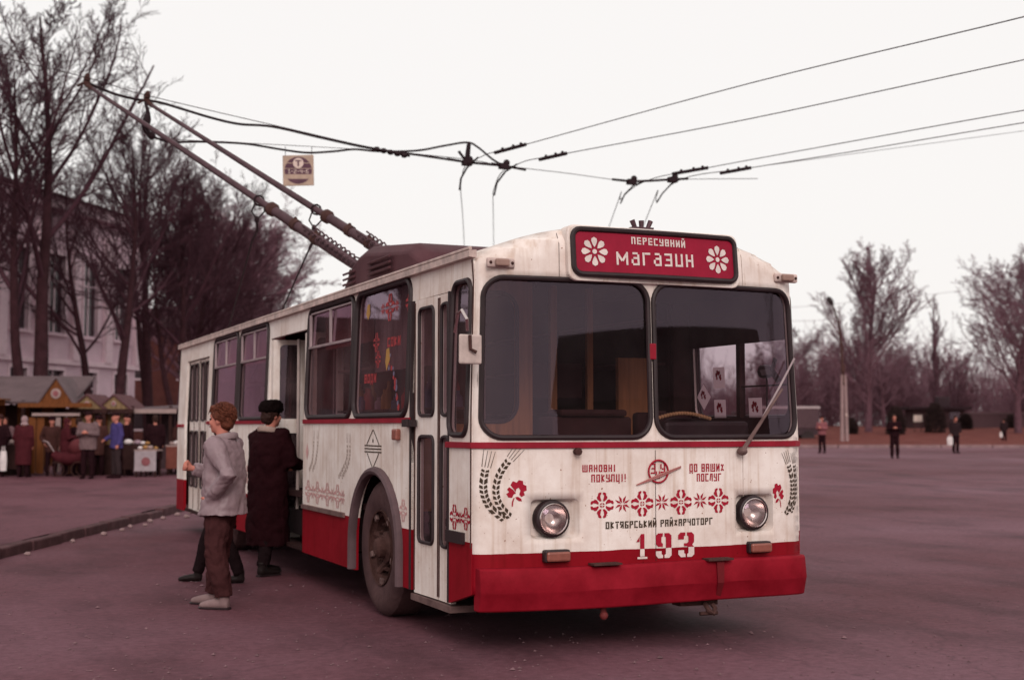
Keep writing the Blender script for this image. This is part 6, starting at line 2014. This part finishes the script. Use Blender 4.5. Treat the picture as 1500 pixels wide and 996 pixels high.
def table(loc, w_, dp, h, label, m_top, m_front, goods, seed):
    t = empty('market_table', loc, YAW); tag(t, label, 'table', 'market tables')
    MB().span(-w_ / 2, w_ / 2, -dp / 2, dp / 2, h - .04, h).build('table_top', m_top, t)
    MB().span(-w_ / 2 + .02, w_ / 2 - .02, -dp / 2 - .01, -dp / 2 + .02, h * .22, h - .04).build('front_cloth', m_front, t)
    for sx in (-1, 1):
        for sy in (-1, 1):
            MB().span(sx * (w_ / 2 - .05) - .02, sx * (w_ / 2 - .05) + .02, sy * (dp / 2 - .06) - .02, sy * (dp / 2 - .06) + .02, 0, h - .04).build('leg', M_DKW, t)
    q = random.Random(seed)
    for k in range(goods):
        b = MB(); s = q.uniform(.05, .10)
        b.ball((0, 0, s * .8), (s * 1.2, s, s * .8), 8, 6)
        o = b.build('goods_bundle', q.choice([M_BAG, M_PALE, gm[4], gm[2]]), None, smooth=True)
        o.location = t.matrix_world @ Vector((0, 0, 0)) if False else (0, 0, 0)
        p = Vector(loc) + RGT * ((k + .5) / goods - .5) * w_ * .9 + FWD * q.uniform(-.15, .1) * dp
        o.location = (p.x, p.y, loc[2] + h)
        tag(o, 'small bundle on the ' + label, 'goods', 'goods on the ' + label)
    return t


tb = table(at(36.0, -9.90, PAVE_Z), 0.62, 0.6, 0.74, 'market table with white front cloth and red motif', M_PALE, mat('white_cloth', (0.34, 0.28, 0.30), rough=0.8), 4, 1)
MB().lathe([(0.12, 0), (0.12, -.012), (0.03, -.014)], 12, 'y', (0.02, -0.315, 0.42)).build('cloth_motif', M_PINKC, tb)
table(at(36.6, -10.35, PAVE_Z), 0.7, 0.6, 0.86, 'market table with heaped grey goods left of the white cloth', M_DKW, M_DKW, 5, 2)
table(at(37.4, -9.35, PAVE_Z), 0.75, 0.6, 0.84, 'red-fronted market table close to the trolleybus tail', M_PALE, mat('red_brown_front', (0.15, 0.045, 0.035), rough=0.8), 5, 3)
table(at(36.8, -14.2, PAVE_Z), 1.5, 0.6, 0.86, 'long dark market table under the orange awning', M_DKW, M_DKW, 5, 4)
pr = empty('pram', at(35.9, -12.0, PAVE_Z), YAW); tag(pr, 'red pram with wire wheels standing between shoppers', 'pram')
b = MB(); b.tube([(-.45, 0, .62), (-.3, 0, .52), (0, 0, .48), (.3, 0, .52), (.42, 0, .64)], [(.10, .18), (.16, .22), (.18, .22), (.17, .22), (.10, .2)], 12, up=(0, 0, 1)); b.build('pram_body', M_REDC, pr, smooth=True)
b = MB(); b.ball((.22, 0, .80), (.26, .22, .24), 12, 8); b.build('hood', mat('pram_hood', (0.09, 0.018, 0.022), rough=0.7), pr, smooth=True)
MB().tube([(-.42, 0, .66), (-.62, 0, .95), (-.74, 0, .98)], .014, 6).build('handle', M_ALU, pr)
for x in (-.3, .3):
    for y in (-.2, .2):
        MB().tube([(x + .2 * math.cos(R(a)), y, .21 + .2 * math.sin(R(a))) for a in range(0, 360, 20)], .010, 6, closed=True).build('wheel', M_RUST, pr, smooth=True)

# ------------------------------------------------------------------ buildings behind the market
M_WALL = mat('white_plaster', (0.60, 0.44, 0.50), rough=0.85, var=0.12, scale=0.8)
M_TRIM = mat('white_trim', (0.68, 0.52, 0.57), rough=0.8, var=0.1)
M_PANE = mat('dark_pane', (0.035, 0.020, 0.026), rough=0.15, spec=0.6)
A_, B_ = at(47, -23.5, 0), at(66, -18.9, 0)
dv = (B_ - A_); Lb = dv.length
bld = empty('plaster_building', A_, math.atan2(dv.y, dv.x))
tag(bld, 'white two-storey classical building with pilasters seen through the trees', 'building')
front_face = lambda u, v: (u, 0, v)
wins = []
nb = 7
pitch = Lb / nb
for k in range(nb):
    cx = pitch * (k + .5)
    wins.append((cx - .62, cx + .62, 1.7, 4.0)); wins.append((cx - .62, cx + .62, 5.7, 9.2))
sheet('facade', rect(0, Lb, 0, 11.2), [rect(a, c, z0, z1) for a, c, z0, z1 in wins], 4, 4, front_face, M_WALL, bld, thick=0.35, smooth=False)
for a, c, z0, z1 in wins:
    f_ = MB()
    f_.span(a - .14, a, -0.06, 0.1, z0 - .1, z1 + .14); f_.span(c, c + .14, -0.06, 0.1, z0 - .1, z1 + .14); f_.span(a, c, -0.08, 0.1, z1, z1 + .16); f_.span(a - .2, c + .2, -0.14, 0.1, z0 - .16, z0 - .1)
    f_ = f_.build('window', M_TRIM, bld)
    MB().span(a, c, 0.16, 0.19, z0, z1).build('pane', M_PANE, f_)
    g_ = MB(); g_.span((a + c) / 2 - .04, (a + c) / 2 + .04, 0.12, 0.16, z0, z1); g_.span(a, c, 0.12, 0.155, z0 + (z1 - z0) * .66, z0 + (z1 - z0) * .66 + .07); g_.build('glazing_bar', M_TRIM, f_)
for k in range(nb + 1):
    x = pitch * k
    MB().span(x - .28, x + .28, -0.22, -0.005, 4.5, 10.2).build('pilaster', M_TRIM, bld)
    MB().span(x - .36, x + .36, -0.28, -0.005, 10.2, 10.5).build('capital', M_TRIM, bld)
MB().span(-.2, Lb + .2, -0.16, -0.005, 4.28, 4.5).build('string_course', M_TRIM, bld)
MB().span(-.4, Lb + .4, -0.5, 0.0, 11.2, 11.7).build('cornice', M_TRIM, bld)
b = MB(); b.add([(-.7, -.8, 11.7), (Lb + .7, -.8, 11.7), (Lb - 1.5, 5, 13.6), (1, 5, 13.6), (-.7, 11, 11.7), (Lb + .7, 11, 11.7)], [(0, 1, 2, 3), (1, 5, 2), (5, 4, 3, 2), (4, 0, 3), (0, 4, 5, 1)])
b.build('roof', mat('dark_tin_roof', (0.055, 0.026, 0.030), rough=0.8), bld)
MB().span(0, Lb, 0.4, 10.5, 0, 11.2).build('rear_mass', M_WALL, bld)
C_, D_ = at(84, -29, 0), at(92, -10, 0)
dv = D_ - C_; L2 = dv.length
b2 = empty('brick_building', C_, math.atan2(dv.y, dv.x))
tag(b2, 'dull red-brown brick building half lost behind the dark grove', 'building')
M_BRK = mat('brick_wall', (0.115, 0.040, 0.036), rough=0.9, var=0.25, scale=1.5)
ws_ = [(1.5 + 3 * k, 2.8 + 3 * k, z0, z0 + 1.6) for k in range(6) for z0 in (1.3, 4.6)]
sheet('facade', rect(0, L2, 0, 7.6), [rect(*w) for w in ws_], 5, 5, front_face, M_BRK, b2, thick=0.3, smooth=False)
for a, c, z0, z1 in ws_:
    f_ = MB().span(a - .06, c + .06, -0.05, 0.1, z0 - .12, z0 - .002).build('window', M_TRIM, b2)
    MB().span(a, c, 0.16, 0.19, z0, z1).build('pane', M_PANE, f_)
MB().span(-.3, L2 + .3, -.4, 9, 7.6, 7.9).build('cornice', M_BRK, b2)
b = MB(); b.add([(-.5, -.6, 7.9), (L2 + .5, -.6, 7.9), (L2 + .5, 4.3, 9.6), (-.5, 4.3, 9.6), (-.5, 9.2, 7.9), (L2 + .5, 9.2, 7.9)], [(0, 1, 2, 3), (3, 2, 5, 4), (0, 3, 4), (1, 5, 2), (0, 4, 5, 1)])
b.build('roof', MATS['dark_tin_roof'], b2)
MB().span(0, L2, .35, 9, 0, 7.6).build('rear_mass', M_BRK, b2)

b4 = empty('unseen_row', at(20, -44, 0), YAW + R(62))  # unseen building added to darken what the side windows reflect
tag(b4, 'long dark building row added out of view at left to darken the side-window reflections', 'building')
hs_ = [(1.2 + 3.4 * k, 3.6 + 3.4 * k, .9, 3.0) for k in range(9)]
sheet('facade', rect(0, 32, 0, 6.4), [rect(*w) for w in hs_], 5, 5, front_face, M_BRK, b4, thick=0.3, smooth=False)
for a, c, z0, z1 in hs_:
    f_ = MB().span(a - .06, c + .06, -0.05, 0.1, z0 - .12, z0 - .002).build('window', M_TRIM, b4)
    MB().span(a, c, 0.16, 0.19, z0, z1).build('pane', M_PANE, f_)
MB().span(-.3, 32.3, -.4, 8, 6.4, 6.9).build('roof', MATS['dark_tin_roof'], b4)
MB().span(0, 32, .35, 8, 0, 6.4).build('rear_mass', M_BRK, b4)

# ------------------------------------------------------------------ across the square, behind the viewer: what the windscreens mirror
b3 = empty('gabled_house', (19.0, -33.0, 0), R(206))
b3.scale = (1, 1, 0.92)
tag(b3, 'dark gabled house mirrored in the windscreens', 'building')
hs_ = [(-10.4 + 3.4 * k, -9.0 + 3.4 * k, 1.3, 3.1) for k in range(6)]
sheet('facade', rect(-12, 9, 0, 5.2), [rect(*w) for w in hs_], 5, 5, front_face, M_BRK, b3, thick=0.3, smooth=False)
for a, c, z0, z1 in hs_:
    f_ = MB().span(a - .06, c + .06, -0.05, 0.1, z0 - .12, z0 - .002).build('window', M_TRIM, b3)
    MB().span(a, c, 0.16, 0.19, z0, z1).build('pane', M_PANE, f_)
b = MB(); b.add([(-12.5, -.6, 5.2), (9.5, -.6, 5.2), (9.5, 4, 8.6), (-12.5, 4, 8.6), (-12.5, 8.6, 5.2), (9.5, 8.6, 5.2)], [(0, 1, 2, 3), (3, 2, 5, 4), (0, 3, 4), (1, 5, 2), (0, 4, 5, 1)])
b.build('roof', MATS['dark_tin_roof'], b3)
MB().span(-12, 9, .35, 8, 0, 5.2).build('rear_mass', M_BRK, b3)
plant('bare_tree', 'big_lean', (30, -22, 0), R(210), 0.6, 'leaning bare tree mirrored in the right windscreen')
